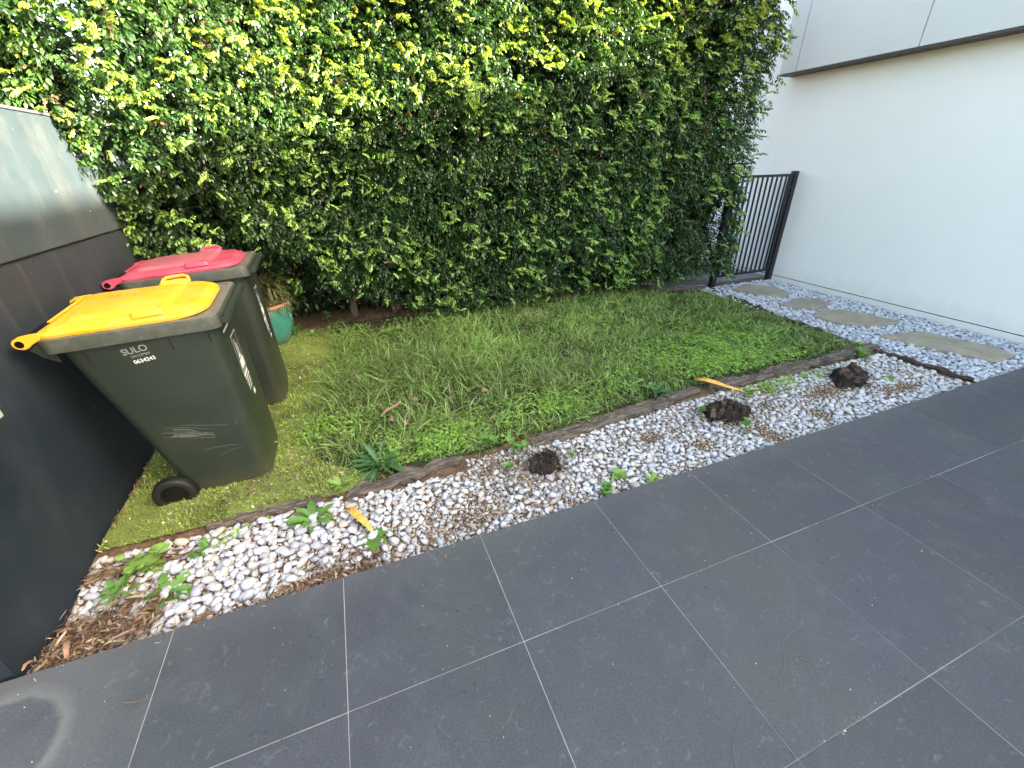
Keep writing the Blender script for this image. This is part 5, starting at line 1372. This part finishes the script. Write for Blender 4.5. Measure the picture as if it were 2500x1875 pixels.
bark_piece(-0.24, 0.115, 0.11, 0.020, 0.008, 0.25, -0.1, 'thin light tan bark strip in the front of the litter heap', 'bark', 5)
bark_piece(0.05, 0.035, 0.12, 0.014, 0.006, 0.32, 0.05, 'narrow bark strip along the paving edge, left of the litter drift', 'bark', 6)
for (x, y, lab) in ((1.12, 1.30, 'curled tan dead leaf standing in the lawn behind the pod'), (0.93, 1.10, 'small orange brown dead leaf in the lawn, near the pod'), (1.02, 1.03, 'reddish brown folded dead leaf in the lawn below the pod'), (1.62, 1.22, 'brown curled dead leaf in the lawn left of centre')):
    rs = random.Random(int(x * 50)); a = rs.uniform(0, 6)
    long_leaf([(x + 0.03 * (t - 1.5) * math.cos(a) * 0.6, y + 0.03 * (t - 1.5) * math.sin(a) * 0.6, 0.045 + 0.006 * math.sin(t)) for t in range(4)], [0.012, 0.040, 0.038, 0.010], 0.45, 'dryleaf', 'fallen_leaf', lab)
# fibrous clump
n = 700; a = rng.uniform(0, 6.28, n); q = rng.random(n)
cx = -0.18 + 0.09 * q * math.cos(1.0) + rng.normal(0, 0.018, n); cyy = 0.12 + 0.13 * q * math.sin(1.1) + rng.normal(0, 0.018, n)
mt = mats_from(np.stack([cx, cyy, ground_z(cx, cyy) + rng.uniform(0.012, 0.045, n)], 1), rng.normal(1.0, 0.8, n), rng.uniform(0.8, 2.2, n), rng.normal(0, 0.5, n), rng.uniform(0.02, 0.045, n))
o = link('coir_clump', scatter([blade(1, 0.04, 0.8, 3)], np.zeros(n, int), mt, np.array([(0.16, 0.085, 0.04)]) * (0.5 + 0.9 * rng.random((n, 1))), name='coir_clump'), M['litter']); tag(o, 'brown fibrous clump between pebbles and litter near the left corner', 'fibre clump')

# grit, chips and bits of leaf on the paving
n = 230
x = rng.uniform(-0.6, 4.2, n); y = -0.01 - 1.5 * rng.random(n) ** 1.7
j = rng.random(n) < 0.25; y[j] = rng.choice([-0.529, -1.129], j.sum()) + rng.normal(0, 0.006, j.sum())
S = rng.uniform(0.0010, 0.0029, n) * np.where(rng.random(n) < 0.08, 1.6, 1.0)
gc = np.array([(0.55, 0.54, 0.48), (0.30, 0.25, 0.16), (0.06, 0.05, 0.04), (0.48, 0.42, 0.26)])[rng.choice(4, n, p=[0.5, 0.2, 0.15, 0.15])]
o = link('paving_grit', scatter(PS, rng.integers(0, 3, n), mats_from(np.stack([x, y, S * 0.35 + 0.0006], 1), rng.uniform(0, 6, n), rng.normal(0, .3, n), rng.normal(0, .3, n), S), gc, name='paving_grit'), M['litter'], pav); tag(o, kind='stuff')
# shreds spilled from the bed over the paving edge
n = 150
x = np.where(rng.random(n) < 0.5, rng.uniform(-0.45, 0.95, n), rng.uniform(0.9, 2.4, n)); y = -np.abs(rng.normal(0, 0.022, n)) - 0.001
L = rng.uniform(0.006, 0.026, n)
o = link('spilled_litter', scatter(ST, rng.integers(0, 5, n), mats_from(np.stack([x, y, 0.0015 + 0 * x], 1), rng.uniform(0, 6.28, n), rng.normal(0, 0.06, n), rng.normal(0, 0.1, n), np.stack([L, L * 0.6, L * 0.4], 1)), pl[rng.integers(0, 7, n)], name='spilled_litter'), M['litter'], pav); tag(o, kind='stuff')
stick([(-0.075, -0.235, 0.003), (-0.045, -0.245, 0.004), (-0.015, -0.247, 0.003), (-0.012, -0.235, 0.003)], [0.0016, 0.0012, 0.0014, 0.0020], 'small dry bent stalk lying on the front left paving tile')
